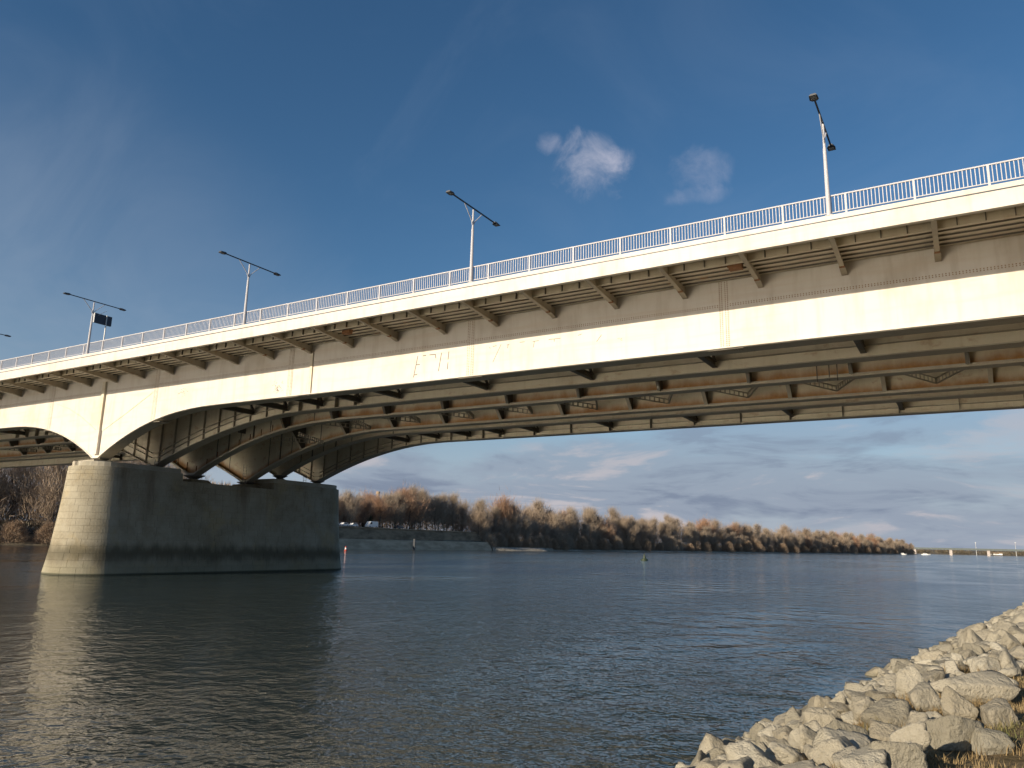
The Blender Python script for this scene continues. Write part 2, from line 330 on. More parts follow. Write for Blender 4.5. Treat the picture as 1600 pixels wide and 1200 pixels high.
def thing(name, label, cat, loc=(0, 0, 0), group=None):
    return tag(link(name, None, None, loc), label, cat, group)
def copy_tree(o, parent=None):
    c = o.copy(); C.objects.link(c); c.parent = parent
    for ch in o.children: copy_tree(ch, c)
    return c
def place(o, loc, rz=0.0, s=1.0):
    o.location = loc; o.rotation_euler = (0, 0, rz); o.scale = (s, s, s) if not isinstance(s, tuple) else s
def interp(pts, t):
    if t <= pts[0][0]: return pts[0][1]
    for (a, va), (b, vb) in zip(pts, pts[1:]):
        if t <= b: return va + (vb-va)*(t-a)/(b-a)
    return pts[-1][1]
def arange(a, b, st):
    r = []; x = a
    while x <= b+1e-6: r.append(x); x += st
    return r

# ------------------------------------------------------------------ setting: water and banks
def near_shore(y):  return interp([(-400, -9), (-20, -5.9), (0, -5.05), (12, -4.2), (18, -3.15), (25, -2.75), (39, -0.75), (58, 2.4), (100, 9), (200, 28), (600, 120), (3000, 700)], y)
def near_ground(x, y):
    d = x - near_shore(y)
    z = interp([(-6, -1.8), (-1, -0.35), (0.2, 0.02), (3.4, 1.60), (6, 1.78), (14, 2.3), (40, 4.5), (120, 7), (900, 9)], d)
    if d > -1: z += 0.10*noise.noise(Vector((x*0.55, y*0.55, 0))) + 0.05*noise.noise(Vector((x*1.9, y*1.9, 3)))
    return z
mb = MB(); mb.add([(-5000, -900, 0), (3000, -900, 0), (3000, 9000, 0), (-5000, 9000, 0)], [(0, 1, 2, 3)])
tag(mb.build('river_water', M['water']), kind='structure')
ds = [-6, -3, -1, -0.4, 0.2] + arange(0.6, 9.0, 0.4) + [10, 12, 15, 20, 30, 50, 90, 180, 400, 900]
ys = [-300, -120, -40, -15, -6] + arange(-2, 45, 0.5) + [48, 52, 58, 65, 75, 90, 110, 150, 220, 350, 600, 1200, 3000]
mb = MB(); vs = []
for y in ys:
    for d in ds:
        x = near_shore(y)+d; vs.append((x, y, near_ground(x, y)))
n = len(ds); mb.add(vs, [(i*n+j, i*n+j+1, (i+1)*n+j+1, (i+1)*n+j) for i in range(len(ys)-1) for j in range(n-1)])
tag(mb.build('near_bank_ground', M['soil'], smooth=True), kind='structure')

FB = [(-300, -330), (60, -246), (100, -228), (140, -200), (175, -189), (300, -188), (312, -190), (330, -186), (400, -184), (460, -178), (620, -150), (900, -112), (1300, -75), (1345, -74), (1380, -110), (1450, -220)]
def far_shore(y): return interp(FB, y)
def far_ground(d, y):
    if 172 < y < 298: return interp([(0, -0.6), (9, 7.2), (40, 7.6), (300, 9), (2500, 12)], d)
    return interp([(-2, -0.8), (0, -0.1), (5, 0.9), (14, 2.6), (40, 4.6), (300, 8), (2500, 12)], d)
mb = MB(); vs = []; ds = [-2, 0, 2, 5, 9, 14, 25, 40, 90, 300, 1200, 2500]
ys = [-300, -100, 0] + arange(60, 170, 10) + [172, 173] + arange(180, 297, 9) + [297.5, 298.5] + arange(310, 700, 15) + arange(720, 1300, 40) + [1300, 1345, 1380, 1420, 1450]
for y in ys:
    for d in ds:
        x = far_shore(y)-d; zz = far_ground(d, y)
        if d > 1: zz += 0.25*noise.noise(Vector((x*0.1, y*0.1, 0)))
        vs.append((x, y, zz))
n = len(ds); mb.add(vs, [(i*n+j, (i+1)*n+j, (i+1)*n+j+1, i*n+j+1) for i in range(len(ys)-1) for j in range(n-1)])
tag(mb.build('far_bank_ground', M['farsoil'], smooth=True), kind='structure')

# ------------------------------------------------------------------ the bridge
Z = lambda z: z + H
XL, XR = -215.0, 39.0                      # bridge ends (abutment on our bank, next bank to the left)
XP, PIERS = -66.0, (-170.0, -66.0, 38.0)
VF, DECK_TOP = 34.07, 14.30                # near fascia plane, carriageway level
#         web y, flange y0, y1, bottom z, haunch (drop, length, exponent), web material
GIRD = [(38.33, 38.22, 39.45, 10.18, (3.9, 16, 2.4), 'paint'),
        (44.15, 43.75, 44.85, 10.28, (4.0, 19.5, 1.8), 'paint_in'),
        (48.50, 48.05, 48.95, 10.20, (4.5, 19.5, 2.1), 'paint_rust'),
        (55.00, 54.55, 55.45, 10.22, (4.7, 19, 2.0), 'paint_rust'),
        (59.50, 59.00, 60.00, 10.55, (3.95, 17, 2.0), 'paint_in'),
        (65.20, 64.75, 65.75, 10.46, (4.0, 18, 1.9), 'paint_in')]
VFF = 51.77*2 - VF                         # far fascia
def gz(g, x):                              # underside level of girder g at x
    A, L, e = g[4]; s = min(abs(x-p) for p in PIERS)
    return Z(g[3] - (A*(1-s/L)**e if s < L else 0))
XS = sorted(set([XL] + [round(x, 2) for x in arange(-200, 36, 4.0)] + [round(p+d, 2) for p in PIERS for d in (-20,-18,-16,-14,-12.5,-11,-10,-9,-8,-7,-6,-5,-4,-3.2,-2.4,-1.6,-1.0,-0.45,0.45,1.0,1.6,2.4,3.2,4,5,6,7,8,9,10,11,12.5,14,16,18,20) if XL < p+d < XR] + [XR]))

bridge = thing('road_bridge', 'long cream steel girder road bridge crossing the river on a stone pier', 'bridge', (XP, 51.8, 0))
# deck slab, kerbs and carriageway
mb = MB(); mb.box(XL, XR, VF+0.14, VFF-0.14, Z(14.09), Z(14.162)); mb.build('deck_slab', M['paint_in'], bridge)
mb = MB(); mb.box(XL, XR, VF+2.6, VFF-2.6, Z(14.164), Z(14.30)); mb.build('carriageway', M['asphalt'], bridge)
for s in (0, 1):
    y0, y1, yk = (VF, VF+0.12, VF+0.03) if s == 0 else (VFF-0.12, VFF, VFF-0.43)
    mb = MB(); mb.prism_x([(y0, Z(13.63)), (y0, Z(14.35)), (y1+0.02, Z(14.35)), (y1+0.02, Z(13.64)), (y1+0.12, Z(13.64)), (y1+0.12, Z(13.63))] if s == 0 else
                          [(y1, Z(13.63)), (y1, Z(14.385)), (y0, Z(14.385)), (y0, Z(13.63))], XL, XR)
    mb.build('fascia_beam', M['paint'], bridge)
    mb = MB(); mb.box(XL, XR, yk, yk+0.40, Z(14.425), Z(14.64)); mb.box(XL, XR, yk+0.22, yk+0.38, Z(14.164), Z(14.426)); mb.build('kerb', M['paint'], bridge)
    mb = MB(); mb.box(XL, XR, yk+(0.012 if s == 0 else 0.30), yk+(0.10 if s == 0 else 0.38), Z(14.352), Z(14.423)); mb.build('gap_shade_strip', M['lampdark'], bridge)  # near-black strip paints the shade in the gap between kerb and fascia
# longitudinal steel under the near overhang
mb = MB(); mb.box(XL, XR, VF+0.24, VF+0.34, Z(13.70), Z(14.088)); mb.build('lip_angle', M['bracket'], bridge)
es = MB(); es.box(XL, XR, VF+1.52, VF+1.56, Z(13.72), Z(14.088)); es.box(XL, XR, VF+1.46, VF+1.62, Z(13.69), Z(13.72))
es = es.build('edge_stringer', M['bracket'], bridge)
for dv in (2.30, 2.88, 3.46, 4.00):
    mb = MB(); mb.prism_x([(VF+dv-0.24, Z(14.088)), (VF+dv-0.215, Z(13.85)), (VF+dv+0.215, Z(13.85)), (VF+dv+0.24, Z(14.088))], XL, XR); rb_ = mb.build('deck_rib', M['bracket'], bridge)
    mb = MB(); mb.box(XL, XR, VF+dv-0.235, VF+dv-0.215, Z(13.775), Z(13.855)); mb.build('rib_shade_strip', M['dark'], rb_)  # dark strip along each rib paints the shadow line of its underside
BX = [-(0.266+4*k) for k in range(-9, 50)]
BX = [x for x in BX if x > XL+2]
tick = MB(); tick.box(-0.02, 0.02, -0.10, 0.0, -0.14, 0.225); tick = tick.mesh('stringer_stiffener', M['dark'])
for x in BX:
    if -100 < x < 12:
        for q in (0.85, 1.9, 2.95): link('stringer_stiffener', tick, es, (x+q, VF+1.517, Z(13.86)))
# cantilever brackets: tapered plate, bottom flange, end gusset
br = MB()
g1 = GIRD[0][0]
br.prism_x([(VF+0.26, 14.085-13.86), (VF+0.26, 13.66-13.86), (g1-0.9, 13.36-13.86), (g1-0.02, 13.22-13.86), (g1-0.02, 14.085-13.86)], -0.02, 0.02)
br.add([(sx*0.11, y, z+dz) for y, z in ((VF+0.26, 13.655-13.86), (g1-0.95, 13.36-13.86)) for dz in (0, -0.035) for sx in (-1, 1)],
       [(0,1,3,2),(4,6,7,5),(0,4,5,1),(2,3,7,6),(0,2,6,4),(1,5,7,3)])
br_mesh = br.mesh('cantilever_bracket', M['brk'])
gus = MB(); gus.add([(sx*0.14, y, z+dz) for y, z in ((g1-0.80, 13.355-13.86), (g1-0.02, 13.21-13.86)) for dz in (0, -0.03) for sx in (-1, 1)],
       [(0,1,3,2),(4,6,7,5),(0,4,5,1),(2,3,7,6),(0,2,6,4),(1,5,7,3)])
gus_mesh = gus.mesh('end_flange', M['brk'])
rj = MB(); rj.box(-0.12, 0.12, g1-0.99, g1-0.82, 13.30-13.86, 13.40-13.86); rj_mesh = rj.mesh('rusty_splice', M['rust'])
for x in BX:
    if x > 34: continue
    o = link('cantilever_bracket', br_mesh, bridge, (x, 0, Z(13.86)))
    if -110 < x < 14:
        link('end_flange', gus_mesh, o, (x, 0, Z(13.86)))
        if -45 < x: link('rusty_splice', rj_mesh, o, (x, 0, Z(13.86)))
for x, y in ((-8.95, 36.05), (-35.0, 36.3)):   # small rusted boxes fixed under the ribs
    mb = MB(); mb.box(x-0.32, x+0.32, y-0.16, y+0.2, Z(13.54), Z(13.849)); mb.box(x-0.42, x-0.32, y-0.05, y+0.08, Z(13.7), Z(13.8)); mb.build('rusty_box', M['rust'], bridge)

# main girders
def dome(mb, x, y, z, r, axis='y'):
    n = 6; h = r*0.55
    if axis == 'y': pts = [(x+r*math.cos(i*math.pi/3), y, z+r*math.sin(i*math.pi/3)) for i in range(n)] + [(x, y-h, z)]
    else: pts = [(x+r*math.cos(i*math.pi/3), y+r*math.sin(i*math.pi/3), z) for i in range(n)] + [(x, y, z-h)]
    mb.add(pts, [(i, (i+1) % n, n) for i in range(n)])
girders = []
for k, g in enumerate(GIRD):
    yw = g[0]; mb = MB(); mb.sweep(XS, lambda x: [(yw, gz(g, x)+0.05), (yw, Z(14.088)), (yw+0.04, Z(14.088)), (yw+0.04, gz(g, x)+0.05)])
    go = mb.build('main_girder', M[g[5]], bridge); girders.append(go)
    at = go.data.attributes.new('above', 'FLOAT', 'POINT')
    at.data.foreach_set('value', [v.co.z-gz(g, v.co.x)-0.05 for v in go.data.vertices])
    mb = MB(); mb.sweep(XS, lambda x: [(g[1], gz(g, x)), (g[1], gz(g, x)+0.055), (g[2], gz(g, x)+0.055), (g[2], gz(g, x))])
    mb.build('bottom_flange', M['paint' if k == 0 else 'flange'], go)
    if k == 0:      # second plate of the box bottom, seen only from beneath
        mb = MB(); mb.sweep(XS, lambda x: [(g[1]+0.10, gz(g, x)-0.035), (g[1]+0.10, gz(g, x)), (g[2]-0.04, gz(g, x)), (g[2]-0.04, gz(g, x)-0.035)])
        mb.build('cover_plate', M['flange'], go)
G1 = girders[0]; yw = GIRD[0][0]
rv = MB()
SPL = [-(10.217+16.061*k) for k in range(-2, 8)]
for i, x in enumerate(SPL):
    zb = gz(GIRD[0], x)+0.06; mb = MB(); mb.box(x-0.26, x+0.26, yw-0.016, yw, zb, Z(13.86)); sp_ = mb.build('splice_plate', M['paint'], G1)
    if -100 < x < 8:
        z = zb+0.08
        while z < Z(13.82):
            for q in (-0.21, -0.09, 0.09, 0.21): dome(rv, x+q, yw-0.0165, z, 0.034)
            z += 0.105
        mb = MB(); z0 = gz(GIRD[0], x)-0.036; mb.box(x-0.9, x+0.9, 38.36, 39.38, z0-0.02, z0); mb.build('flange_splice', M['flange'], G1)
        for a in arange(-0.8, 0.8, 0.13):
            for q in (38.45, 38.6, 38.75): dome(rv, x+a, q, z0-0.0205, 0.034, 'z')
mb = MB(); mb.box(XL, XR, yw-0.012, yw, Z(12.42), Z(12.60)); mb.build('web_strap', M['paint'], G1)
x = 12.0
while x > -96:
    if min(abs(x-q) for q in SPL) > 0.3:
        dome(rv, x, yw-0.0125, Z(12.465), 0.032); dome(rv, x, yw-0.0125, Z(12.555), 0.032)
    x -= 0.135
tag(rv.build('rivets', M['rivet'], G1), kind='stuff')
# bearing post over the pier, plain stiffener at midspan of the haunch
mb = MB(); mb.box(-66.12, -65.72, yw-0.20, yw, Z(9.0), Z(13.40)); mb.build('bearing_stiffener', M['bracket'], G1)
mb = MB(); mb.box(-66.20, -65.62, yw-0.26, yw-0.001, Z(6.85), Z(9.0)); mb.build('bearing_post', M['paint'], G1)
mb = MB(); mb.box(-40.30, -40.06, yw-0.10, yw, gz(GIRD[0], -40)+0.06, Z(13.30)); mb.build('web_stiffener', M['bracket'], G1)
def curve_strip(pts, w_):
    mb = MB()
    for (xa, za), (xb, zb) in zip(pts, pts[1:]): mb.bar((xa, yw-0.012, Z(za)), (xb, yw-0.012, Z(zb)), 0.03, w_)
    return mb
curve_strip([(-58.8, 11.9), (-62.2, 10.35), (-65.4, 9.0)], 0.09).build('weld_strap', M['bracket'], G1)
curve_strip([(-73.7, 12.0), (-71.4, 11.35), (-69.2, 10.45), (-66.6, 9.1)], 0.09).build('weld_strap', M['bracket'], G1)
# scratched and sprayed marks on the sunlit web, px of the photograph -> point on the web plane
def web_pt(x, y, off=0.004):
    d = fw*F_PX + cr*(x-800) + cu*(600-y); t = (yw-off)/d.y; return Vector((d.x*t, yw-off, H+d.z*t))
def strokes(name, segs, wd, mat):
    mb = MB()
    for a in segs:
        for (xa, ya), (xb, yb) in zip(a, a[1:]): mb.bar(web_pt(xa, ya), web_pt(xb, yb), 0.004, wd)
    mb.build(name, mat, G1)
strokes('sprayed_letters', [[(653, 556), (646, 590)], [(650, 570), (656, 569.5)], [(647, 586), (652, 585)], [(661, 556), (666, 555)], [(671, 554.5), (680.5, 553.8), (681, 560)],
        [(690, 551), (685, 580)], [(701.5, 549), (700, 562)], [(700, 566), (699, 577)]], 0.05, M['spray'])
strokes('sprayed_scrawl', [[(783, 538), (776, 553), (770, 566)], [(765, 542), (766, 545)], [(770, 541.5), (776, 540)], [(792, 539), (796, 538)], [(794, 539), (793, 544)],
        [(812, 535), (820, 534)], [(832, 534), (842, 532)], [(835, 533.5), (833, 543)], [(857, 530.5), (876, 528.5)], [(866, 530), (866, 534)], [(903, 524), (909, 522)], [(940, 523), (932, 534)]], 0.04, M['spray_faded'])
rs = random.Random(3); sp = MB()
for cx, cy, nn, sx, sy in ((433, 607, 46, 8, 9), (285, 611, 26, 6, 8), (965, 530, 8, 8, 2)):
    for i in range(nn):
        a = (cx+rs.gauss(0, sx*0.5), cy+rs.gauss(0, sy*0.5)); sp.bar(web_pt(*a), web_pt(a[0]+rs.uniform(0.5, 2), a[1]+rs.uniform(-1.2, 0.6)), 0.004, 0.03)
tag(sp.build('spray_speckles', M['spray_faded'], G1), kind='stuff')

# inner girders: stiffeners, straps
def stiff(go, g, x, dep, ztop, mat='dark', wd=0.03, off=0.0):
    mb = MB(); mb.box(x-wd/2, x+wd/2, g[0]-dep, g[0]-0.001, gz(g, x)+0.056, Z(ztop)); mb.build('vertical_stiffener', M[mat], go)
G2, G3, G4, G5, G6 = girders[1:]
CB = [-4.25, -12.4, -20.5, -28.6, -36.55, -40.6, -44.65, -48.7, -52.8, -74, -78, -82, -90, -98, -106]
for go, g, sh in ((G2, GIRD[1], 0.0), (G6, GIRD[5], 0.4)):
    for x in arange(-108, 8, 2.03):
        s = abs(x-XP)
        if s < 27 or abs((x+4.25+sh) % 4.06) < 1.01: stiff(go, g, round(x, 2)+sh, 0.34 if s > 18 else 0.2, 13.8, 'brk' if s < 27 else 'dark')
    for z in (10.98, 11.42):
        mb = MB(); xs = [x for x in XS if -110 < x < XR]
        mb.sweep(xs, lambda x: [(g[0]-0.20, gz(g, x)+z-g[3]), (g[0]-0.20, gz(g, x)+z-g[3]+0.03), (g[0]-0.001, gz(g, x)+z-g[3]+0.03), (g[0]-0.001, gz(g, x)+z-g[3])])
        mb.build('longitudinal_stiffener', M['flange'], go)
def cross_frame(ya, yb, zb, x, deck=True):
    mb = MB(); mb.box(x-0.16, x+0.16, ya, yb, zb, zb+0.03); mb.box(x-0.015, x+0.015, ya, yb, zb+0.03, zb+0.36); mb.box(x-0.12, x+0.12, ya, yb, zb+0.36, zb+0.39)
    ym = (ya+yb)/2
    mb.bar((x, ya+0.1, zb+0.4), (x, ym, Z(13.2)), 0.14, 0.14); mb.bar((x, yb-0.1, zb+0.4), (x, ym, Z(13.2)), 0.14, 0.14)
    mb.box(x-0.02, x+0.02, ya, yb, Z(13.25), Z(14.088)); mb.box(x-0.14, x+0.14, ya, yb, Z(13.22), Z(13.25))
    mb.build('cross_frame', M['dark'], bridge)
for x in CB:
    zz = max(gz(GIRD[0], x), gz(GIRD[1], x))
    cross_frame(39.47, 44.12, zz+0.30, x)
    cross_frame(60.02, 65.17, max(gz(GIRD[4], x), gz(GIRD[5], x))+0.25, x+0.4)
for y in (40.6, 41.7, 42.8, 46.0, 47.2, 50.3, 51.8, 53.3, 56.7, 57.9, 61.5, 63.0):       # deck stringers between the girders
    mb = MB(); mb.box(XL, XR, y-0.02, y+0.02, Z(13.56), Z(14.088)); mb.box(XL, XR, y-0.09, y+0.09, Z(13.54), Z(13.56)); mb.build('deck_stringer', M['bracket'], bridge)
# inspection walkway with thin posts behind the near girder
mb = MB(); mb.box(-118, 34, 40.0, 40.75, Z(10.62), Z(10.66)); wk = mb.build('inspection_walkway', M['dark'], bridge)
mb = MB()
for z in (11.15, 11.68): mb.box(-118, 34, 40.02, 40.05, Z(z), Z(z)+0.035)
mb.build('handrail', M['rust'], wk)
post = MB(); post.box(-0.02, 0.02, 40.0, 40.04, Z(10.66), Z(11.71)); post = post.mesh('walkway_post', M['flange'])
for x in arange(-110, 8, 2.04): link('walkway_post', post, wk, (x, 0, 0))
mb = MB()
mb.tube((-118, 41.6, Z(11.35)), (34, 41.6, Z(11.35)), 0.16, n=10); mb.build('service_pipe', M['rust'], bridge, True)
# old middle bridge: tapered outer brackets on the third girder
sb = MB(); sb.prism_x([(48.49, 0.02), (47.75, 0.02), (47.25, 1.1), (46.5, 3.4), (48.49, 3.4)], -0.02, 0.02)
sb.add([(sx*0.11, y, z) for y, z in ((47.75, 0.02), (47.25, 1.1), (47.21, 1.1), (47.71, 0.02)) for sx in (-1, 1)], [(0,1,3,2),(2,3,5,4),(4,5,7,6),(6,7,1,0),(0,2,4,6),(1,7,5,3)])
sbm = sb.mesh('side_bracket', M['dark'])
GX = [0.59-5.96*k for k in range(-3, 20)]
for x in GX:
    if min(abs(x-p) for p in PIERS) > 4: link('side_bracket', sbm, G3, (x, 0, max(gz(GIRD[2], x)+0.06, Z(10.26)-0.6*(abs(x-XP) < 15))))
for x in arange(-100, 10, 1.49):
    mb = MB(); mb.box(x-0.012, x+0.012, 48.42, 48.498, gz(GIRD[2], x)+0.06, gz(GIRD[2], x)+0.28+0.7*(abs(x-XP) < 13)); mb.build('vertical_stiffener', M['rust'], G3)
for g, go in ((GIRD[2], G3), (GIRD[3], G4)):
    xs = [x for x in XS if -115 < x < XR]
    mb = MB(); mb.sweep(xs, lambda x: [(g[1]+0.02, gz(g, x)+0.056), (g[1]+0.02, gz(g, x)+0.20), (g[1]+0.05, gz(g, x)+0.20), (g[1]+0.05, gz(g, x)+0.056)]); mb.build('flange_angle', M['flange'], go)
    fr = MB(); x = 8.0
    while x > -64:
        dome(fr, x, g[1]+0.0195, gz(g, x)+0.14, 0.05); x -= 0.24
    tag(fr.build('rivets', M['flange'], go), kind='stuff')
# middle bridge cross beams (deep at the girders) and laced bracing
for k, x in enumerate(GX):
    xx = x+1.2; zc = max(gz(GIRD[3], xx), gz(GIRD[2], xx))
    if abs(xx-XP) < 5: continue
    poly = [(48.56, zc+0.20), (48.9, zc+0.20), (50.2, zc+1.7), (53.1, zc+1.7), (54.5, zc+0.16), (54.98, zc+0.16), (54.98, Z(14.088)), (48.56, Z(14.088))]
    mb = MB(); mb.prism_x(poly, xx-0.02, xx+0.02); cb = mb.build('cross_beam', M['dark'], bridge)
    mb = MB()
    for a, b_ in zip(poly[:5], poly[1:6]): mb.bar((xx, a[0], a[1]-0.02), (xx, b_[0], b_[1]-0.02), 0.26, 0.03)
    mb.build('cross_beam_flange', M['flange'], cb)
    lx = MB(); z = zc+0.45
    for (xa, ya, xb, yb) in ((xx+0.6, 49.1, xx+3.0, 54.7), (xx+5.4, 49.1, xx+3.0, 54.7)):
        pa, pb = Vector((xa, ya, z)), Vector((xb, yb, z)); up = Vector((0, 0, 0.34))
        lx.bar(pa, pb, 0.10, 0.05); lx.bar(pa+up, pb+up, 0.10, 0.05)
        for q in range(13):
            c = pa+(pb-pa)*(q/12); lx.bar(c, c+up, 0.06, 0.12)
    lx.build('laced_bracing', M['brk'], bridge)
for x in (-6.6, -6.15, -7.3):                          # loose ladder rails hanging between the middle girders
    mb = MB(); mb.box(x-0.03, x+0.03, 48.0, 48.04, Z(10.0), Z(12.2)); mb.build('hanging_rod', M['dark'], bridge)
for g, go in zip(GIRD[2:5], girders[2:5]):             # plate joints near the haunch
    for x in (-62.9, -61.2, -59.6, -57.8, -55.6, -50, -69, -71.5, -74):
        stiff(go, g, x, 0.12 if x in (-61.2, -57.8) else 0.04, 13.8, 'dark', 0.06)
# bearings
for k, g in enumerate(GIRD):
    yc = (g[1]+g[2])/2; zt = gz(g, XP+0.45); zb = Z(6.10) if k in (0, 1) else (Z(5.02) if k in (2, 3) else Z(6.15))
    wdt = 0.75 if k in (2, 3) else 0.6
    mb = MB(); h = zt-zb
    for (wa, za, wb, zb2) in ((wdt+0.25, 0, wdt+0.15, 0.22), (wdt+0.05, 0.22, 0.28, 0.55), (0.28, 0.55, wdt, 0.86), (wdt+0.05, 0.86, wdt+0.05, 1.0)):
        z0, z1 = zb+h*za, zb+h*zb2
        mb.add([(XP+sx*q, yc+sy*q*0.8, z) for q, z in ((wa, z0), (wb, z1)) for sx, sy in ((-1,-1),(1,-1),(1,1),(-1,1))],
               [(3,2,1,0),(4,5,6,7),(0,1,5,4),(1,2,6,5),(2,3,7,6),(3,0,4,7)])
    mb.build('bearing', M['dark'], bridge)

# near railing
RY = VF+0.20; zc_, zr_ = Z(14.64), Z(15.64)
mb = MB(); mb.box(XL, XR, RY-0.035, RY+0.035, zr_-0.06, zr_); mb.box(XL, XR, RY-0.02, RY+0.02, zc_+0.15, zc_+0.19)
railing = mb.build('railing', M['rail'], bridge)
PX = [-(-1.83+2.6965*k) for k in range(-13, 80)]; PX = [x for x in PX if XL < x < XR-1]
pm = MB(); pm.box(-0.045, 0.045, -0.04, 0.04, 0, 0.94); pm.box(-0.09, 0.09, -0.08, 0.08, 0, 0.015); pm = pm.mesh('railing_post', M['rail'])
bmh = MB(); bmh.box(-0.016, 0.016, -0.014, 0.014, 0.19, 0.94); bmh = bmh.mesh('baluster', M['rail'])
rest = MB(); nb_ = 0
lampX = [-(4.274+19.293*k) for k in range(-1, 6)]
for x in PX:
    link('railing_post', pm, railing, (x, RY, zc_))
    for q in range(1, 18):
        xb = x - 2.6965*q/18
        if -42.5 < xb < 5.5 and nb_ < 300: link('baluster', bmh, railing, (xb, RY, zc_)); nb_ += 1
        else: rest.box(xb-0.016, xb+0.016, RY-0.014, RY+0.014, zc_+0.19, zc_+0.94)
tag(rest.build('balusters', M['rail'], railing), kind='stuff')
mb = MB(); mb.box(XL, XR, VFF-0.25, VFF-0.18, zr_-0.06, zr_); mb.box(XL, XR, VFF-0.23, VFF-0.20, zc_+0.15, zc_+0.19)
for x in PX: mb.box(x-0.045, x+0.045, VFF-0.25, VFF-0.18, zc_, zr_-0.06)
mb.build('far_railing', M['rail'], bridge)

# lamp posts on the near kerb
def make_lamp(label):
    t = thing('street_lamp', label, 'street lamp', (0, 0, 0), 'lamp posts along the bridge railing')
    mb = MB(); mb.tube((0, 0, 0), (0, 0, 3.3), 0.105, 0.075, 12); mb.tube((0, 0, 3.3), (0, 0, 4.52), 0.06, 0.05, 12); mb.box(-0.16, 0.16, -0.09, 0.16, -0.003, 0.03); mb.build('pole', M['rail'], t, False)
    mb = MB(); mb.bar((0, -2.05, 4.60), (0, 2.25, 4.60), 0.07, 0.06); mb.build('arm', M['lampdark'], t)
    for s in (-1, 1): mb = MB(); mb.tube((0, s*0.06, 3.55), (0, s*0.16, 3.8), 0.028, n=6); mb.tube((0, s*0.16, 3.8), (0, s*0.92, 4.57), 0.028, n=6); mb.build('strut', M['rail'], t)
    for s, y in ((-1, -2.05), (1, 2.25)):
        mb = MB(); a, b_ = y, y+s*0.52
        mb.add([(-0.10, a, 4.56), (0.10, a, 4.56), (0.19, a+s*0.14, 4.545), (0.17, b_, 4.55), (-0.17, b_, 4.55), (-0.19, a+s*0.14, 4.545),
                (-0.06, a, 4.66), (0.06, a, 4.66), (0.11, a+s*0.14, 4.67), (0.10, b_, 4.63), (-0.10, b_, 4.63), (-0.11, a+s*0.14, 4.67)],
               [(0,1,2,3,4,5), (11,10,9,8,7,6)] + [(i, (i+1) % 6, (i+1) % 6+6, i+6) for i in range(6)])
        hd = mb.build('lamp_head', M['lampdark'], t)
        mb = MB(); mb.box(-0.12, 0.12, min(a+s*0.16, b_-s*0.05), max(a+s*0.16, b_-s*0.05), 4.535, 4.545); mb.build('lens', M['lampglass'], hd)
    return t
LL = {0: 'nearest white lamp post, right of the small white clouds, its arm seen almost end on',
      1: 'white double-arm lamp post standing at the middle of the bridge railing',
      2: 'white double-arm lamp post on the railing above the plain web stiffener',
      3: 'white double-arm lamp post next to the dark overhead sign board',
      4: 'farthest lamp post, only one dark arm tip entering the picture at the left edge'}
lamp = make_lamp(LL[0])
for k in range(5):
    o = lamp if k == 0 else copy_tree(lamp); o.location = (-(4.274+19.293*k), VF+0.10, zc_); o['label'] = LL[k]
sg = thing('sign_board', 'dark rectangular sign board on a grey post behind the railing', 'sign', (-62.3, 35.55, Z(14.17)))
mb = MB(); mb.tube((-62.28, 35.48, Z(14.17)), (-62.28, 35.48, Z(18.36)), 0.05, n=8); mb.build('post', M['galv'], sg)
mb = MB(); mb.box(-62.55, -62.36, 34.50, 36.0, Z(17.55), Z(18.37)); bd = mb.build('board', M['panel'], sg)
mb = MB(); mb.box(-62.56, -62.35, 34.46, 34.50, Z(17.54), Z(18.38)); mb.build('board_edge', M['galv'], bd)
mb = MB(); mb.bar((-62.3, 34.72, Z(18.2)), (-62.3, 35.4, Z(18.75)), 0.03, 0.03); mb.build('stay', M['galv'], sg)

# ------------------------------------------------------------------ the pier
pier = thing('bridge_pier', 'battered limestone pier with rounded cutwater standing in the river under the bridge', 'bridge pier', (XP, 52, 0))
RP = [(-2, 3.98), (0, 3.78), (1.2, 3.58), (2.5, 3.40), (4.0, 3.26), (5.3, 3.13), (7.5, 2.97), (9.12, 2.88), (11, 2.88)]
Y1, Y2 = 39.35, 64.75
def rad(z): return interp(RP, z)
def pt(t, z, off=0.0):
    """t in metres along the near nose and the right side: t<0 on the near nose, 0..L along the side, >L on the far nose"""
    r = rad(z)+off; L = Y2-Y1
    if t < 0: a = -t/3.3; return (XP+r*math.cos(a), Y1-r*math.sin(a), z)
    if t > L: a = (t-L)/3.3; return (XP+r*math.cos(a), Y2+r*math.sin(a), z)
    return (XP+r, Y1+t, z)
def stadium(z, off, ya=None, yb=None, n=14):
    r = rad(z)+off; p = []
    for i in range(n+1):
        a = math.pi*i/n; p.append((XP+r*math.cos(a), (Y1 if ya is None else ya)-(r*math.sin(a) if ya is None else 0), z))
    for i in range(n+1):
        a = math.pi*i/n; p.append((XP-r*math.cos(a), (Y2 if yb is None else yb)+(r*math.sin(a) if yb is None else 0), z))
    return p
def shell(zs, off, ya=None, yb=None):
    mb = MB(); rings = [stadium(z, off, ya, yb) for z in zs]; n = len(rings[0])
    vs = [q for r_ in rings for q in r_]
    mb.add(vs, [(k*n+i, k*n+(i+1) % n, (k+1)*n+(i+1) % n, (k+1)*n+i) for k in range(len(zs)-1) for i in range(n)] + [tuple(range(n)), tuple(range(len(vs)-1, len(vs)-n-1, -1))])
    return mb
ZR, ZT = 8.42, 9.12
shell([-2, 0, 1.2, 2.5, 4, 5.3, 7.5, ZR], -0.05).build('core', M['mortar'], pier, False)
YR1, YR2 = 45.2, 56.2
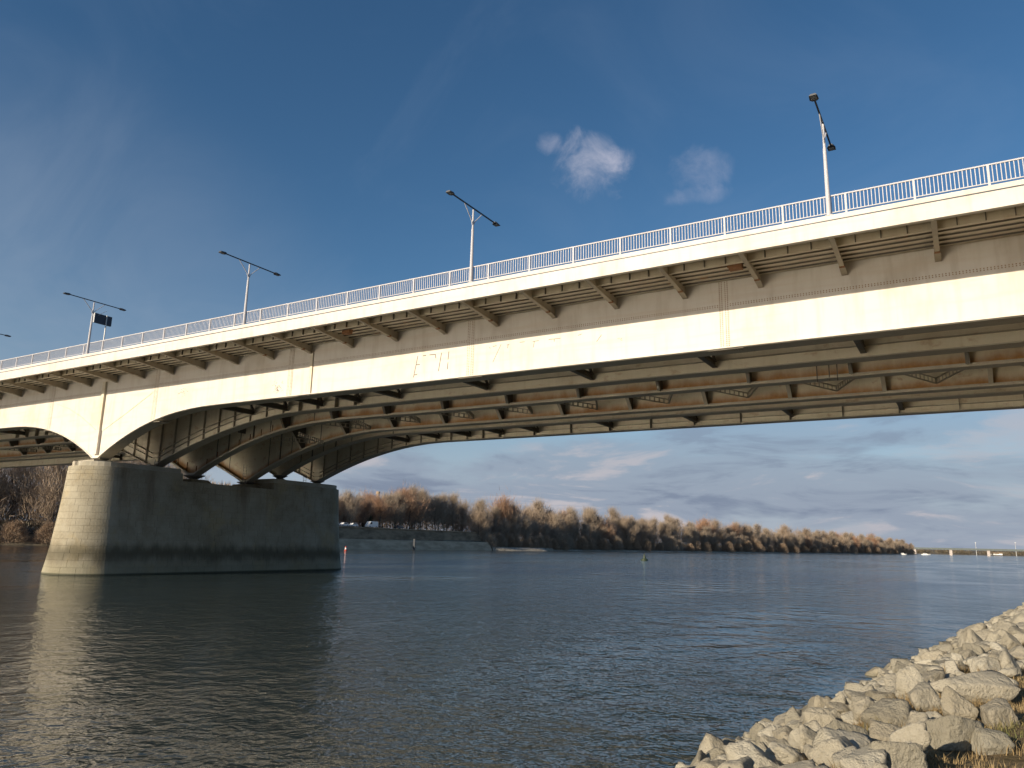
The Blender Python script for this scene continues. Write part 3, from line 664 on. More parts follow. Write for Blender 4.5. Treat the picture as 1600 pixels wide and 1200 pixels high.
def end_cap(near, z0, z1, off, name, mat):
    mb = MB(); ring = []
    for z in (z0, z1):
        r = rad(z0)+off
        if near: p = [(XP+r, YR1, z)] + [(XP+r*math.cos(math.pi*i/14), Y1-r*math.sin(math.pi*i/14), z) for i in range(15)] + [(XP-r, YR1, z)]
        else: p = [(XP-r, YR2, z)] + [(XP-r*math.cos(math.pi*i/14), Y2+r*math.sin(math.pi*i/14), z) for i in range(15)] + [(XP+r, YR2, z)]
        ring.append(p)
    n = len(ring[0]); mb.add(ring[0]+ring[1], [tuple(range(n)), tuple(range(2*n-1, n-1, -1))] + [(i, (i+1) % n, (i+1) % n+n, i+n) for i in range(n)])
    mb.build(name, mat, pier)
end_cap(True, ZR, ZT-0.01, -0.05, 'core', M['mortar']); end_cap(False, ZR, ZT-0.01, -0.05, 'core', M['mortar'])
# dressed stone blocks, course by course
courses = [-0.6, 0.0, 0.62, 1.22, 1.80, 2.38, 2.94, 3.50, 4.06, 4.62, 5.18, 5.74, 6.30, 6.86, 7.42, 7.92, ZR, 8.78, ZT]
rb = random.Random(11); L = Y2-Y1
def block(mb, t0, t1, z0, z1, proud, flip):
    g = 0.005; ns = 1 if (t0 >= 0 and t1 <= L) else max(3, int((t1-t0)/0.2))
    def ring(e, off):
        ts = [t0+g+e+(t1-t0-2*g-2*e)*i/ns for i in range(ns+1)]
        return [pt(t, z0+g+e, off) for t in ts] + [pt(t, z1-g-e, off) for t in reversed(ts)]
    r1, r2, r3 = ring(0.0, -0.20), ring(0.0, proud-0.008), ring(0.009, proud)
    n = len(r1); vs = r1+r2+r3
    if flip: vs = [(2*XP-x, y, z) for x, y, z in vs]
    fs = [(k*n+i, k*n+(i+1) % n, (k+1)*n+(i+1) % n, (k+1)*n+i) for k in (0, 1) for i in range(n)]
    fs += [(2*n+i, 2*n+i+1, 2*n+n-2-i, 2*n+n-1-i) for i in range(ns)]
    mb.add(vs, fs)
todo = []
for ci, (z0, z1) in enumerate(zip(courses, courses[1:])):
    t = -5.2 + (0.0 if ci % 2 else -0.75); tend = L+5.4
    while t < tend:
        wd = rb.uniform(1.25, 1.85) if t > -0.3 else 1.18
        t1 = t+wd
        if t < 0 < t1 and t1 > 0.25: t1 = 0.0 if -t > 0.5 else t1
        if z0 >= ZR-1e-6:
            ym0, ym1 = Y1+t, Y1+t1
            if t < YR1-Y1 < t1: t1 = YR1-Y1
            if t >= YR1-Y1-1e-6 and t < YR2-Y1: t = YR2-Y1; continue
        todo.append((t, t1, z0, z1, rb.uniform(-0.002, 0.002))); t = t1
vis = [b_ for b_ in todo if b_[2] >= -0.01]; vis.sort(key=lambda b_: (b_[0]+b_[1])/2)
lots = vis[:300]; others = vis[300:]+[b_ for b_ in todo if b_[2] < -0.01]
for b_ in lots: mb = MB(); block(mb, *b_, False); mb.build('stone_block', M['pier'], pier)
mb = MB()
for b_ in others: block(mb, *b_, False)
for b_ in todo:
    if -5.0 <= b_[0] or b_[1] > -5.0: block(mb, *b_, True)
tag(mb.build('stone_blocks', M['pier'], pier), kind='stuff')
# coping and top blocks
mb = MB()
n = 16; r = 2.62; low_ = [(XP+r, YR1-0.1, ZT)] + [(XP+r*math.cos(math.pi*i/n), Y1-r*math.sin(math.pi*i/n), ZT) for i in range(n+1)] + [(XP-r, YR1-0.1, ZT)]
k = len(low_); mb.add(low_+[(x, y, Z(6.13)) for x, y, z in low_], [tuple(range(k)), tuple(range(2*k-1, k-1, -1))]+[(i, (i+1) % k, (i+1) % k+k, i+k) for i in range(k)]); mb.build('coping', M['coping'], pier)
mb = MB(); low_ = [(XP-r, YR2+0.1, ZT)] + [(XP-r*math.cos(math.pi*i/n), Y2+r*math.sin(math.pi*i/n), ZT) for i in range(n+1)] + [(XP+r, YR2+0.1, ZT)]
mb.add(low_+[(x, y, Z(6.16)) for x, y, z in low_], [tuple(range(k)), tuple(range(2*k-1, k-1, -1))]+[(i, (i+1) % k, (i+1) % k+k, i+k) for i in range(k)]); mb.build('coping', M['coping'], pier)
mb = MB(); mb.box(XP-0.85, XP+0.85, 37.7, 39.4, Z(6.131), Z(6.33)); mb.build('bearing_plinth', M['coping'], pier)
for g in GIRD[2:4]:
    yc = (g[1]+g[2])/2; mb = MB(); mb.add([(XP+sx*q, yc+sy*q, z) for q, z in ((1.35, ZR+0.001), (0.95, Z(5.45))) for sx, sy in ((-1,-1),(1,-1),(1,1),(-1,1))],
       [(3,2,1,0),(4,5,6,7),(0,1,5,4),(1,2,6,5),(2,3,7,6),(3,0,4,7)]); mb.build('bearing_plinth', M['mortar'], pier)
def ladder(x, y, z0, z1, parent, name):
    mb = MB()
    for s in (-0.2, 0.2): mb.tube((x, y+s, z0), (x, y+s, z1), 0.025, n=6)
    for q in arange(z0+0.25, z1-0.1, 0.3): mb.tube((x, y-0.2, q), (x, y+0.2, q), 0.018, n=6)
    mb.build(name, M['dark'], parent)
ladder(XP+1.6, 53.3, ZR, Z(7.4), pier, 'ladder'); ladder(XP+1.7, 61.6, Z(6.16), Z(7.0), pier, 'ladder'); ladder(XP+1.6, 43.2, Z(6.13), Z(6.85), pier, 'ladder')
mb = MB()
for q in (0, 0.45, 0.9): mb.tube((XP-0.2+q*0.4, Y1-2.645-q*0.02, ZT+0.05), (XP-0.2+q*0.4, Y1-2.645-q*0.02, Z(6.12)), 0.02, n=6)
mb.tube((XP-0.2, Y1-2.645, Z(6.1)), (XP+0.16, Y1-2.66, Z(6.1)), 0.02, n=6); mb.build('gauge_frame', M['dark'], pier)


# ------------------------------------------------------------------ riprap on our bank
def px_ray(x, y): return (fw*F_PX + cr*(x-800) + cu*(600-y)).normalized()
def on_ground(x, y):
    d = px_ray(x, y); t = 3.0
    while t < 200:
        p = Vector((0, 0, H)) + d*t
        if p.z < max(near_ground(p.x, p.y), 0): return p, t
        t += 0.02
    return p, t
def to_px(p):
    q = Vector(p)-Vector((0, 0, H)); d = q.dot(fw)
    if d <= 0.5: return None
    return 800+F_PX*q.dot(cr)/d, 600-F_PX*q.dot(cu)/d
def rock_mesh(seed, dims, nplanes=11, sub=4, mat='rock'):
    r_ = random.Random(seed); planes = []
    for ax in ((1,0,0),(-1,0,0),(0,1,0),(0,-1,0),(0,0,1),(0,0,-1)):
        nrm = Vector(ax)+Vector((r_.gauss(0, 0.22), r_.gauss(0, 0.22), r_.gauss(0, 0.22))); planes.append((nrm.normalized(), r_.uniform(0.70, 0.90)))
    for i in range(nplanes-6):
        nrm = Vector((r_.gauss(0, 1), r_.gauss(0, 1), r_.gauss(0, 1))).normalized(); planes.append((nrm, r_.uniform(0.74, 0.98)))
    bm = bmesh.new(); bmesh.ops.create_icosphere(bm, subdivisions=sub, radius=1.0)
    o = Vector((seed*3.7, seed*1.3, 0)); pw = 44
    for v in bm.verts:
        d = v.co.normalized(); acc = 0.0
        for nrm, q in planes:
            k = nrm.dot(d)/q
            if k > 0: acc += k**pw
        rr = acc**(-1.0/pw) if acc > 0 else 1.0
        p = d*rr
        p += d*(0.05*noise.noise(p*1.9+o) + 0.035*noise.noise(p*4.7+o) + 0.024*noise.noise(p*10+o) + 0.014*noise.noise(p*21+o))
        v.co = Vector((p.x*dims[0], p.y*dims[1], p.z*dims[2]))
    me = bpy.data.meshes.new('riprap_rock'); bm.to_mesh(me); bm.free(); me.materials.append(M[mat])
    me.polygons.foreach_set('use_smooth', [True]*len(me.polygons)); return me
shapes = [(1, .85, .75), (1, .7, .6), (1, .9, .9), (1, .6, .55), (1, .8, .5), (1, .95, .7)]
protos = [rock_mesh(i+1, shapes[i % 6], 9+(i % 5), 4, 'rock' if i % 5 else 'rock_grey') for i in range(18)]
rr = random.Random(5); rocks = []
def ok(x, y, r, f): return all((x-a)**2+(y-b)**2 > (f*(r+c))**2 for a, b, c in rocks)
RG = 'pale riprap rocks heaped along our bank'
def put_rock(pi, x, y, r, label, rot=None, zoff=0.30, sc=None):
    o = link('riprap_rock', protos[pi], None, (x, y, near_ground(x, y)+zoff*r))
    o.rotation_euler = rot or (rr.uniform(-0.75, 0.75), rr.uniform(-0.75, 0.75), rr.uniform(0, 6.28)); s = r*1.12
    o.scale = (s, s, s) if sc is None else tuple(s*q for q in sc)
    tag(o, label, 'rock', RG); rocks.append((x, y, r)); return o
KEY = [(1525, 1098, 118, 3, 'long straight-edged slab, largest block of the riprap, beside the brown grass', (0.1, 0.0, 0.35), (1.0, 0.62, 0.62)),
       (1562, 1132, 50, 2, 'rounded boulder lying alone on the brown grass below the long slab', None, None),
       (1491, 1166, 66, 0, 'chunky flat-topped boulder standing in the grass, left one of a touching pair', (0, 0.1, 0.6), (1, 1, 1.05)),
       (1546, 1172, 48, 5, 'wedge-shaped boulder standing in the grass, right one of a touching pair', (0.3, -0.2, 1.9), (0.9, 0.9, 1.15)),
       (1397, 1136, 64, 5, 'smooth rounded boulder left of the grass patch, below the long slab', None, None),
       (1393, 1172, 66, 4, 'upright split rock with a shaded right face at the edge of the grass', (0.5, 0.1, 0.2), (1, 0.8, 1.3)),
       (1438, 1150, 46, 8, 'low knobbly rock half sunk in dry grass between two larger boulders', None, None),
       (1277, 1180, 62, 1, 'large tilted flat-faced slab in the lower middle of the riprap', (0.4, 0.5, 0.3), (1, 0.8, 0.9)),
       (1318, 1196, 72, 6, 'big pale pointed rock near the bottom edge of the picture', (0.2, 0.4, 0.8), None),
       (1196, 1168, 54, 10, 'blocky rock at the waterline where the rock pile narrows', None, None),
       (1166, 1190, 64, 9, 'elongated rock at the waterline close to the bottom edge', (0, 0.15, 2.6), (1.2, 0.7, 0.7)),
       (1212, 1186, 56, 13, 'brownish wet-looking rock wedged between paler blocks near the bottom edge', None, None),
       (1375, 1056, 30, 7, 'small cube-like rock perched on the outer edge above the water', (0, 0, 0.4), (1, 1, 1.1)),
       (1409, 1084, 46, 11, 'rounded rock in mid pile above a dark gap', None, None),
       (1356, 1108, 60, 16, 'broad sloping slab in mid pile with its face turned to the water', (0.3, 0.25, 0.6), (1.1, 0.8, 0.6)),
       (1280, 1140, 54, 12, 'pale humped rock above the large tilted slab', None, None),
       (1524, 1022, 40, 14, 'triangular rock over a dark notch, high in the receding pile', None, None)]
for x, y, wpx, pi, lab, rot, sc in KEY:
    p, t = on_ground(x, y); r = wpx*t/F_PX*0.5*0.84
    put_rock(pi, p.x, p.y, r, lab, rot, 0.34, sc)
COMMON = 'pale angular limestone rock lying among many alike in the riprap heap'
cand = []
def rock_edge(y): return interp([(6, 2.3), (10, 2.5), (13, 2.8), (17, 3.3), (24, 4.3), (40, 5.0)], y)+0.35*noise.noise(Vector((y*0.9, 7, 0)))
for lvl, (rmin, rmax, tries, f) in enumerate(((0.24, 0.31, 160, 0.80), (0.15, 0.225, 3600, 0.76), (0.085, 0.15, 7000, 0.72))):
    for i in range(tries):
        y = 6.5+(rr.random()**1.35)*38; dm = rock_edge(y); d = rr.uniform(-0.5, dm) if rr.random() < 0.95 else rr.uniform(dm, dm+1.6)
        if (d > dm or y < 12) and lvl == 0: continue
        x = near_shore(y)+d; r = rr.uniform(rmin, rmax)
        if not ok(x, y, r, f): continue
        q = to_px((x, y, near_ground(x, y)+r*0.4))
        if q is None or not (1000 < q[0] < 1680 and 930 < q[1] < 1260) or q[0] < 1085+(1200-q[1])*2.06+0.4*r*F_PX/math.hypot(x, y): continue
        rocks.append((x, y, r)); cand.append((x, y, r, lvl))
cand.sort(key=lambda c: -c[2]/math.hypot(c[0], c[1]))
nkey = len(KEY)
def add_to(mb, me, x, y, z, s, rot):
    mt = Matrix.Translation((x, y, z)) @ rot.to_matrix().to_4x4() @ Matrix.Scale(s, 4)
    mb.add([mt @ v.co for v in me.vertices], [tuple(p.vertices) for p in me.polygons])
from mathutils import Euler
for x, y, r, lvl in cand[:300-nkey]:
    q = to_px((x, y, near_ground(x, y)+0.3*r)); dd_ = (x-near_shore(y))/rock_edge(y)
    band_ = 'at the waterline' if dd_ < 0.28 else ('on the middle of the slope' if dd_ < 0.72 else 'along the upper edge beside the grass')
    zone = 'near the bottom edge' if q[1] > 1130 else ('below the long slab' if q[1] > 1075 else ('just beyond the long slab' if q[1] > 1030 else 'far along the receding pile'))
    size = {0: 'large', 1: 'medium', 2: 'small'}[lvl]
    o = put_rock(rr.randrange(18), x, y, r, '%s pale riprap rock %s, %s' % (size, band_, zone), zoff=0.42 if lvl == 0 else 0.5)
small = [rock_mesh(60+i, shapes[i], 10, 2) for i in range(6)]
mb = MB()
for x, y, r, lvl in cand[300-nkey:]:
    add_to(mb, rr.choice(small), x, y, near_ground(x, y)+0.4*r, r*1.12, Euler((rr.uniform(-0.4, 0.4), rr.uniform(-0.4, 0.4), rr.uniform(0, 6.28))))
for i in range(1500):                                   # the pile where it recedes and the small stuff in the gaps
    if i < 500: y = rr.uniform(40, 120); d = rr.uniform(-0.7, 5.2); r = rr.uniform(0.22, 0.42)
    else: y = 6.0+(rr.random()**1.3)*38; d = rr.uniform(-0.5, rock_edge(y)+0.4); r = rr.uniform(0.05, 0.12)
    x = near_shore(y)+d; q = to_px((x, y, near_ground(x, y)+0.2))
    if q is None or q[0] < 1088+(1200-q[1])*2.06: continue
    add_to(mb, rr.choice(small), x, y, near_ground(x, y)+0.3*r, r*1.15, Euler((rr.uniform(-0.4, 0.4), rr.uniform(-0.4, 0.4), rr.uniform(0, 6.28))))
o = mb.build('riprap', M['rock'], None, True); tag(o, 'mass of smaller pale stones filling the riprap and receding along the shore', 'riprap', None, 'stuff')

# dry grass on the bank
gr = MB(); rg = random.Random(9)
def tuft(x, y, n, hgt, spread):
    for i in range(n):
        a = rg.uniform(0, 6.28); bx, by = x+rg.gauss(0, spread), y+rg.gauss(0, spread); bz = near_ground(bx, by)-0.02
        h = hgt*rg.uniform(0.4, 1.15); lean = rg.uniform(0.1, 1.1)*h; wd = 0.0028+0.0022*rg.random()
        c, s = math.cos(a), math.sin(a); mx, my = bx+c*lean*0.35, by+s*lean*0.35
        gr.add([(bx-s*wd, by+c*wd, bz), (bx+s*wd, by-c*wd, bz), (mx+s*wd*0.8, my-c*wd*0.8, bz+h*0.6), (mx-s*wd*0.8, my+c*wd*0.8, bz+h*0.6), (bx+c*lean, by+s*lean, bz+h)],
               [(0, 1, 2, 3), (3, 2, 4)])
for i in range(3600):
    y = 5+(rg.random()**1.6)*34; d = rock_edge(y)-0.2+abs(rg.gauss(0, 1))*1.6 if rg.random() < 0.88 else rg.uniform(1.2, 4.0)
    x = near_shore(y)+d; q = to_px((x, y, near_ground(x, y)))
    if q is None or q[0] > 1700 or q[1] > 1300 or q[1] < 930: continue
    tuft(x, y, 30 if y < 16 else 14, rg.uniform(0.04, 0.14)*(1.5 if rg.random() < 0.12 else 1), 0.10)
o = gr.build('dry_grass', M['grass']); tag(o, 'dry brown winter grass growing at the top of the riprap', 'grass', None, 'stuff')

# ------------------------------------------------------------------ far bank: quay, gravel, cars
quay = thing('quay_wall', 'stained two-tier quay wall on the far bank beside the pier', 'quay wall', (-188, 240, 0))
mb = MB(); mb.prism_y([(-187.6, -1), (-190.4, 3.55), (-193.4, 3.6), (-193.4, -1)], 174, 297.6); mb.build('lower_apron', M['quay'], quay)
mb = MB(); mb.prism_y([(-193.3, 3.4), (-195.4, 7.75), (-197.0, 7.8), (-197.0, 3.4)], 174, 297.6); mb.build('upper_wall', M['quaydark'], quay)
mb = MB(); mb.box(-197.2, -195.0, 174, 297.65, 7.81, 8.05); mb.build('parapet', M['quay'], quay)
mb = MB(); mb.box(-188.6, -187.7, 240.0, 240.35, 0.0, 4.2); mb.build('mooring_post', M['lampdark'], quay)
mb = MB()
for i in range(2): mb.add([(-188.6-1.35*i, 206+30*i, 0.4+2.2*i), (-188.6-1.35*i, 209.5+30*i, 0.4+2.2*i), (-190.2-0.1*i, 209.5+30*i, 3.5), (-190.2-0.1*i, 206+30*i, 3.5)], [(0, 1, 2, 3)])
sp_y = arange(298, 352, 3.0); mb = MB(); vs = []
for y in sp_y:
    t = (y-298)/54; wd = 12.0*math.sin(math.pi*min(1, t*1.15+0.02))**0.7 if t < 0.86 else 1.6
    for k, q in enumerate((0, 0.15, 0.5, 1.0)): vs.append((far_shore(y)-1.5+wd*(1-q), y, (-0.25, 0.35, 1.35+0.3*noise.noise(Vector((y, 0, 0))), 1.5)[k]))
mb.add(vs, [(i*4+j, i*4+j+1, i*4+4+j+1, i*4+4+j) for i in range(len(sp_y)-1) for j in range(3)])
tag(mb.build('gravel_spit', M['gravel'], None, True), kind='structure')
mb = MB(); vs = []; syy = arange(352, 1340, 8)
for y in syy:
    wd = 1.6+1.6*noise.noise(Vector((y*0.03, 2, 0)))
    for k, q in enumerate((0, 0.4, 1.0)): vs.append((far_shore(y)+0.6*wd-q*wd*1.6, y, (-0.15, 0.3, 0.75)[k]))
mb.add(vs, [(i*3+j, i*3+j+1, i*3+3+j+1, i*3+3+j) for i in range(len(syy)-1) for j in range(2)])
tag(mb.build('shore_gravel', M['gravel'], None, True), kind='structure')

def wheels(t, xs, hw, r):
    for x in xs:
        for s in (-1, 1):
            mb = MB(); mb.tube((x, s*(hw-0.2), r), (x, s*hw, r), r, n=14); wh = mb.build('wheel', M['tyre'], t)
            mb = MB(); mb.tube((x, s*(hw-0.02), r), (x, s*(hw+0.01), r), r*0.55, n=10); mb.build('rim', M['galv'], wh)
def make_car(name, label, cat, body, cabin, glass, hw, wx, paint, group=None):
    t = thing(name, label, cat, (0, 0, 0), group)
    mb = MB(); mb.prism_y(body, -hw, hw); mb.build('body', M[paint], t)
    if cabin: mb = MB(); mb.prism_y(cabin, -hw*0.88, hw*0.88); mb.build('cabin', M[paint], t)
    for gp in glass:
        for s in (-1, 1):
            yy = s*(hw*0.88 if cabin else hw); mb = MB(); mb.prism_y(gp, yy, yy+s*0.012); mb.build('side_window', M['glassdark'], t)
    wheels(t, wx, hw+0.005, 0.33); return t
van = make_car('van', 'white van parked on the quay above the dark wall', 'van',
    [(-2.7, 0.35), (-2.7, 1.0), (-2.35, 1.25), (-1.55, 2.35), (-1.2, 2.45), (2.65, 2.45), (2.7, 0.35)], None,
    [[(-2.1, 1.35), (-1.5, 2.15), (-0.75, 2.15), (-0.75, 1.35)]], 0.98, (-1.85, 1.75), 'carwhite')
place(van, (-199.5, 227.5, 8.02), R(90))
body = [(-2.1, 0.3), (-2.15, 0.7), (-1.2, 0.88), (1.9, 0.9), (2.1, 0.75), (2.05, 0.3)]; cab = [(-1.0, 0.87), (-0.4, 1.42), (1.1, 1.44), (1.75, 0.88)]
gl = [[(-0.75, 0.92), (-0.32, 1.34), (0.3, 1.36), (0.3, 0.92)], [(0.4, 0.92), (0.4, 1.36), (1.05, 1.36), (1.45, 0.92)]]
labs = ['white car nearest the pier in the row parked on the quay', 'silver car, second from the pier in the quay row', 'white car, third from the pier in the quay row', 'white car at the right end of the row near the van', 'dark car parked to the right of the van']
for i, (y, pc) in enumerate(((201.5, 'carwhite'), (206.2, 'carsilver'), (211.0, 'carwhite'), (216.0, 'carwhite'), (243.0, 'cardark'))):
    c = make_car('parked_car', labs[i], 'car', body, cab, gl, 0.9, (-1.35, 1.35), pc, 'cars parked on the quay'); place(c, (-198.6, y, 8.05), R(90))

# ------------------------------------------------------------------ trees
def make_tree(seed, h, spread, crown0, n_limb, n_twig, twig_len, style):
    """returns (trunk mesh builder, crown builder) for a bare tree of height h"""
    r_ = random.Random(seed); tb, cb_ = MB(), MB(); tips = []
    segs = 7; pts = [Vector((0, 0, -0.4))]; lean = Vector((r_.gauss(0, 0.04), r_.gauss(0, 0.04), 0))
    top = h*(0.86 if style != 'round' else 0.55)
    for i in range(1, segs+1):
        pts.append(Vector((r_.gauss(0, 0.18), r_.gauss(0, 0.18), top*i/segs)) + lean*(top*i/segs))
    R0 = 0.022*h
    for i in range(segs): tb.tube(pts[i], pts[i+1], R0*(1-0.86*i/segs), R0*(1-0.86*(i+1)/segs), 6, False)
    def pos(t):
        q = t*segs; i = min(segs-1, int(q)); return pts[i]+(pts[i+1]-pts[i])*(q-i)
    for k in range(n_limb):
        t = crown0+(1-crown0)*(k+r_.random())/n_limb; a = r_.uniform(0, 6.28); base = pos(min(t, 0.99))
        prof = math.sin(math.pi*min(1, max(0.06, (t-crown0)/(1-crown0)*0.85+0.18)))
        ln = spread*(0.45+0.75*prof)*r_.uniform(0.75, 1.2); up = {'upright': 1.35, 'spread': 0.65, 'round': 0.75}[style]*r_.uniform(0.7, 1.2)
        d = Vector((math.cos(a), math.sin(a), up)).normalized(); p = base; rad_ = R0*0.30*(1.15-t)
        for j in range(3):
            d2 = (d+Vector((r_.gauss(0, 0.22), r_.gauss(0, 0.22), 0.12+r_.gauss(0, 0.12)))).normalized()
            e = p+d2*(ln*0.36); tb.tube(p, e, rad_*(1-0.28*j), rad_*(0.72-0.28*j), 4, False)
            tips += [(p+(e-p)*q, d2, j) for q in (0.35, 0.7, 1.0)]
            for b in range(2):
                bd = (d2+Vector((r_.gauss(0, 0.6), r_.gauss(0, 0.6), r_.gauss(0.15, 0.35)))).normalized(); be = e+bd*(ln*0.26)
                tb.tube(e, be, rad_*0.35, rad_*0.12, 3, False); tips += [(e+(be-e)*q, bd, j+1) for q in (0.5, 1.0)]
            p, d = e, d2
    for k in range(n_twig):
        p, d, j = r_.choice(tips)
        o = p+Vector((r_.gauss(0, 1), r_.gauss(0, 1), r_.gauss(0, 1)))*(0.45+0.18*j)
        td = (d*0.6+Vector((r_.gauss(0, 0.5), r_.gauss(0, 0.5), r_.gauss(0.75, 0.5)))).normalized(); ln = twig_len*r_.uniform(0.5, 1.7)
        sd = td.cross(Vector((r_.gauss(0, 1), r_.gauss(0, 1), r_.gauss(0, 1)))).normalized()*(0.022+0.026*r_.random())
        e = o+td*ln; cb_.add([o-sd, o+sd, e], [(0, 1, 2)])
    return tb, cb_
def make_bush(seed, h, wd, n, leafy=False):
    r_ = random.Random(seed); tb, cb_ = MB(), MB()
    for k in range(9):
        a = r_.uniform(0, 6.28); e = Vector((math.cos(a)*wd*0.35, math.sin(a)*wd*0.35, h*r_.uniform(0.55, 0.9))); tb.tube((0, 0, -0.3), e, 0.07, 0.02, 4, False)
    for k in range(n):
        a = r_.uniform(0, 6.28); q = math.sqrt(r_.random()); zz = r_.random()**0.8; w_ = wd*0.5*math.sqrt(max(0.05, 1-(zz*0.95)**2.2))
        lump = 1+0.28*noise.noise(Vector((math.cos(a)*2+seed, math.sin(a)*2, zz*3)))
        o = Vector((math.cos(a)*q*w_*lump, math.sin(a)*q*w_*lump, zz*h*lump*0.95))
        td = (Vector((o.x, o.y, o.z*0.6+0.3)).normalized()+Vector((r_.gauss(0, 0.6), r_.gauss(0, 0.6), r_.gauss(0.1, 0.5)))).normalized()
        ln = r_.uniform(0.35, 0.8) if leafy else r_.uniform(0.6, 1.4)
        sd = td.cross(Vector((r_.gauss(0, 1), r_.gauss(0, 1), r_.gauss(0, 1)))).normalized()*((0.14 if leafy else 0.045)*r_.uniform(0.7, 1.4))
        e = o+td*ln; cb_.add([o-sd, o+sd, e], [(0, 1, 2)])
    return tb, cb_
TP = {}
def proto(key, builders, bark, twig):
    tb, cb_ = builders; TP[key] = (tb.mesh('trunk', M[bark]), cb_.mesh('crown', M[twig]), tb, cb_)
for i in range(4): proto('tall%d' % i, make_tree(20+i, 20, 4.2, 0.22, 26, 5200, 1.7, 'upright'), 'bark_pale' if i % 2 else 'bark', 'twig_tan')
for i in range(3): proto('broad%d' % i, make_tree(30+i, 15, 4.6, 0.18, 24, 5000, 1.5, 'spread'), 'bark', 'twig_grey' if i else 'twig_tan')
for i in range(3): proto('red%d' % i, make_tree(40+i, 12, 3.6, 0.20, 20, 4200, 1.3, 'spread'), 'bark', 'twig_red')
for i in range(2): proto('dome%d' % i, make_tree(50+i, 19, 5.6, 0.45, 26, 5600, 1.2, 'round'), 'bark', 'twig_grey')
for i in range(3): proto('scrub%d' % i, make_bush(60+i, 6.5, 8.0, 4200), 'bark', 'twig_dark')
for i in range(2): proto('willow%d' % i, make_bush(70+i, 8.0, 8.5, 4200), 'bark_pale', 'twig_tan')
for i in range(2): proto('ever%d' % i, make_bush(80+i, 9.0, 6.0, 3600, True), 'bark', 'needle')
def stretch(y): return ('above the quay wall' if y < 297 else 'behind the gravel spit' if y < 360 else 'in the middle of the far wood' if y < 520 else 'right of the middle of the far wood' if y < 800 else 'on the far wooded point tapering right')
def plant(key, name, x, y, z, s, label, cat, group=None, rz=None, sz=1.0):
    t = thing(name, label, cat, (0, 0, 0), group)
    for nm, me in (('trunk', TP[key][0]), ('crown', TP[key][1])):
        c = bpy.data.objects.new(nm, me); C.objects.link(c); c.parent = t
    place(t, (x, y, z), rt.uniform(0, 6.28) if rz is None else rz, (s, s, s*sz)); return t
rt = random.Random(17)
GT, GB = 'bare trees of the wood along the far bank', 'scrub along the far waterline'
def ground_far(x, y): return far_ground(far_shore(y)-x, y)
def top_at(y):          # height of the treetops along the bank, read from the photograph's skyline
    return interp([(190, 13), (230, 13), (262, 16), (300, 20), (340, 23), (420, 22), (520, 21), (650, 20), (900, 20), (1345, 19)], y)
labT = {'tall': 'tall upright bare tree with pale twigs in the far bank wood', 'broad': 'broad bare grey-brown tree in the far bank wood', 'red': 'low reddish-brown bare tree above the quay wall',
        'dome': 'dome-crowned dark bare tree rising over the far bank wood', 'scrub': 'dark tangled scrub at the foot of the far bank wood', 'willow': 'pale leaning bush at the far waterline', 'ever': 'dark evergreen tree among the bare trees'}
labK = {'tall': 'tall pale bare tree', 'broad': 'broad grey-brown bare tree', 'red': 'low reddish-brown bare tree', 'scrub': 'dark tangled waterline scrub', 'willow': 'pale waterline bush', 'ever': 'dark evergreen near the waterline'}
ntree = 0
y = 196.0
while y < 296:                                           # trees on top of the quay
    key = rt.choice(['red0', 'red1', 'red2', 'red0', 'broad0', 'tall1']) if y < 262 else rt.choice(['tall0', 'tall1', 'tall3', 'tall2', 'broad0', 'red1'])
    base = 12 if key[:3] == 'red' else (15 if key[:2] == 'br' else 20); hh_ = top_at(y)*rt.uniform(0.8, 1.1)
    x = far_shore(y)-rt.uniform(16, 32); plant(key, 'bare_tree', x, y, ground_far(x, y)-0.2, hh_/base, labK[key[:-1]]+' '+stretch(y), 'tree', GT); y += rt.uniform(2.2, 3.8)
y = 297.0
while y < 1344:                                          # the wood along the natural shore
    for row in range(2):
        key = rt.choice(['tall0', 'tall1', 'tall2', 'tall3', 'tall0', 'tall2', 'tall1', 'broad1', 'broad2', 'red2'])
        base = {'tal': 20, 'bro': 15, 'red': 12}[key[:3]]; hh_ = top_at(y)*rt.uniform(0.62, 1.10)*(0.78 if row == 0 else 1.0)
        x = far_shore(y)-(rt.uniform(5, 10) if row == 0 else rt.uniform(12, 24))
        plant(key, 'bare_tree', x, y+rt.uniform(-2, 2), ground_far(x, y)-0.2, hh_/base, labK[key[:-1]]+(' in front row ' if row == 0 else ' in back row ')+stretch(y), 'tree', GT); ntree += 1
    y += interp([(297, 4.8), (460, 6.5), (700, 9.5), (1344, 15)], y)*rt.uniform(0.8, 1.25)
y = 300.0
while y < 1344:                                          # dark scrub at the waterline
    key = rt.choice(['scrub0', 'scrub1', 'scrub2', 'scrub0', 'scrub1', 'willow1', 'scrub2']); s = rt.uniform(0.75, 1.25); x = far_shore(y)-rt.uniform(2.5, 6)
    plant(key, 'scrub_bush' if key[:2] != 'ev' else 'evergreen_tree', x, y, ground_far(x, y)-0.2, s, labK[key[:-1]]+' '+stretch(y), 'bush' if key[:2] != 'ev' else 'tree', GB if key[:2] != 'ev' else 'evergreens of the far wood'); y += interp([(300, 5.0), (500, 11), (700, 30), (1344, 60)], y)*rt.uniform(0.8, 1.2)
for y, q, s in ((362, 4, 1.25), (430, 3, 1.0), (312, 3, 0.8)): plant('willow0', 'willow_bush', far_shore(y)-q, y, 0.8, s, {362: 'pale rounded bush standing forward behind the gravel spit', 430: 'pale bush leaning over the water, right of the gravel spit', 312: 'small pale bush at the end of the quay wall'}[y], 'bush')
plant('dome0', 'bare_tree', far_shore(385)-30, 385, 4.0, 1.35, 'dark dome-crowned tree standing highest over the middle of the wood', 'tree')
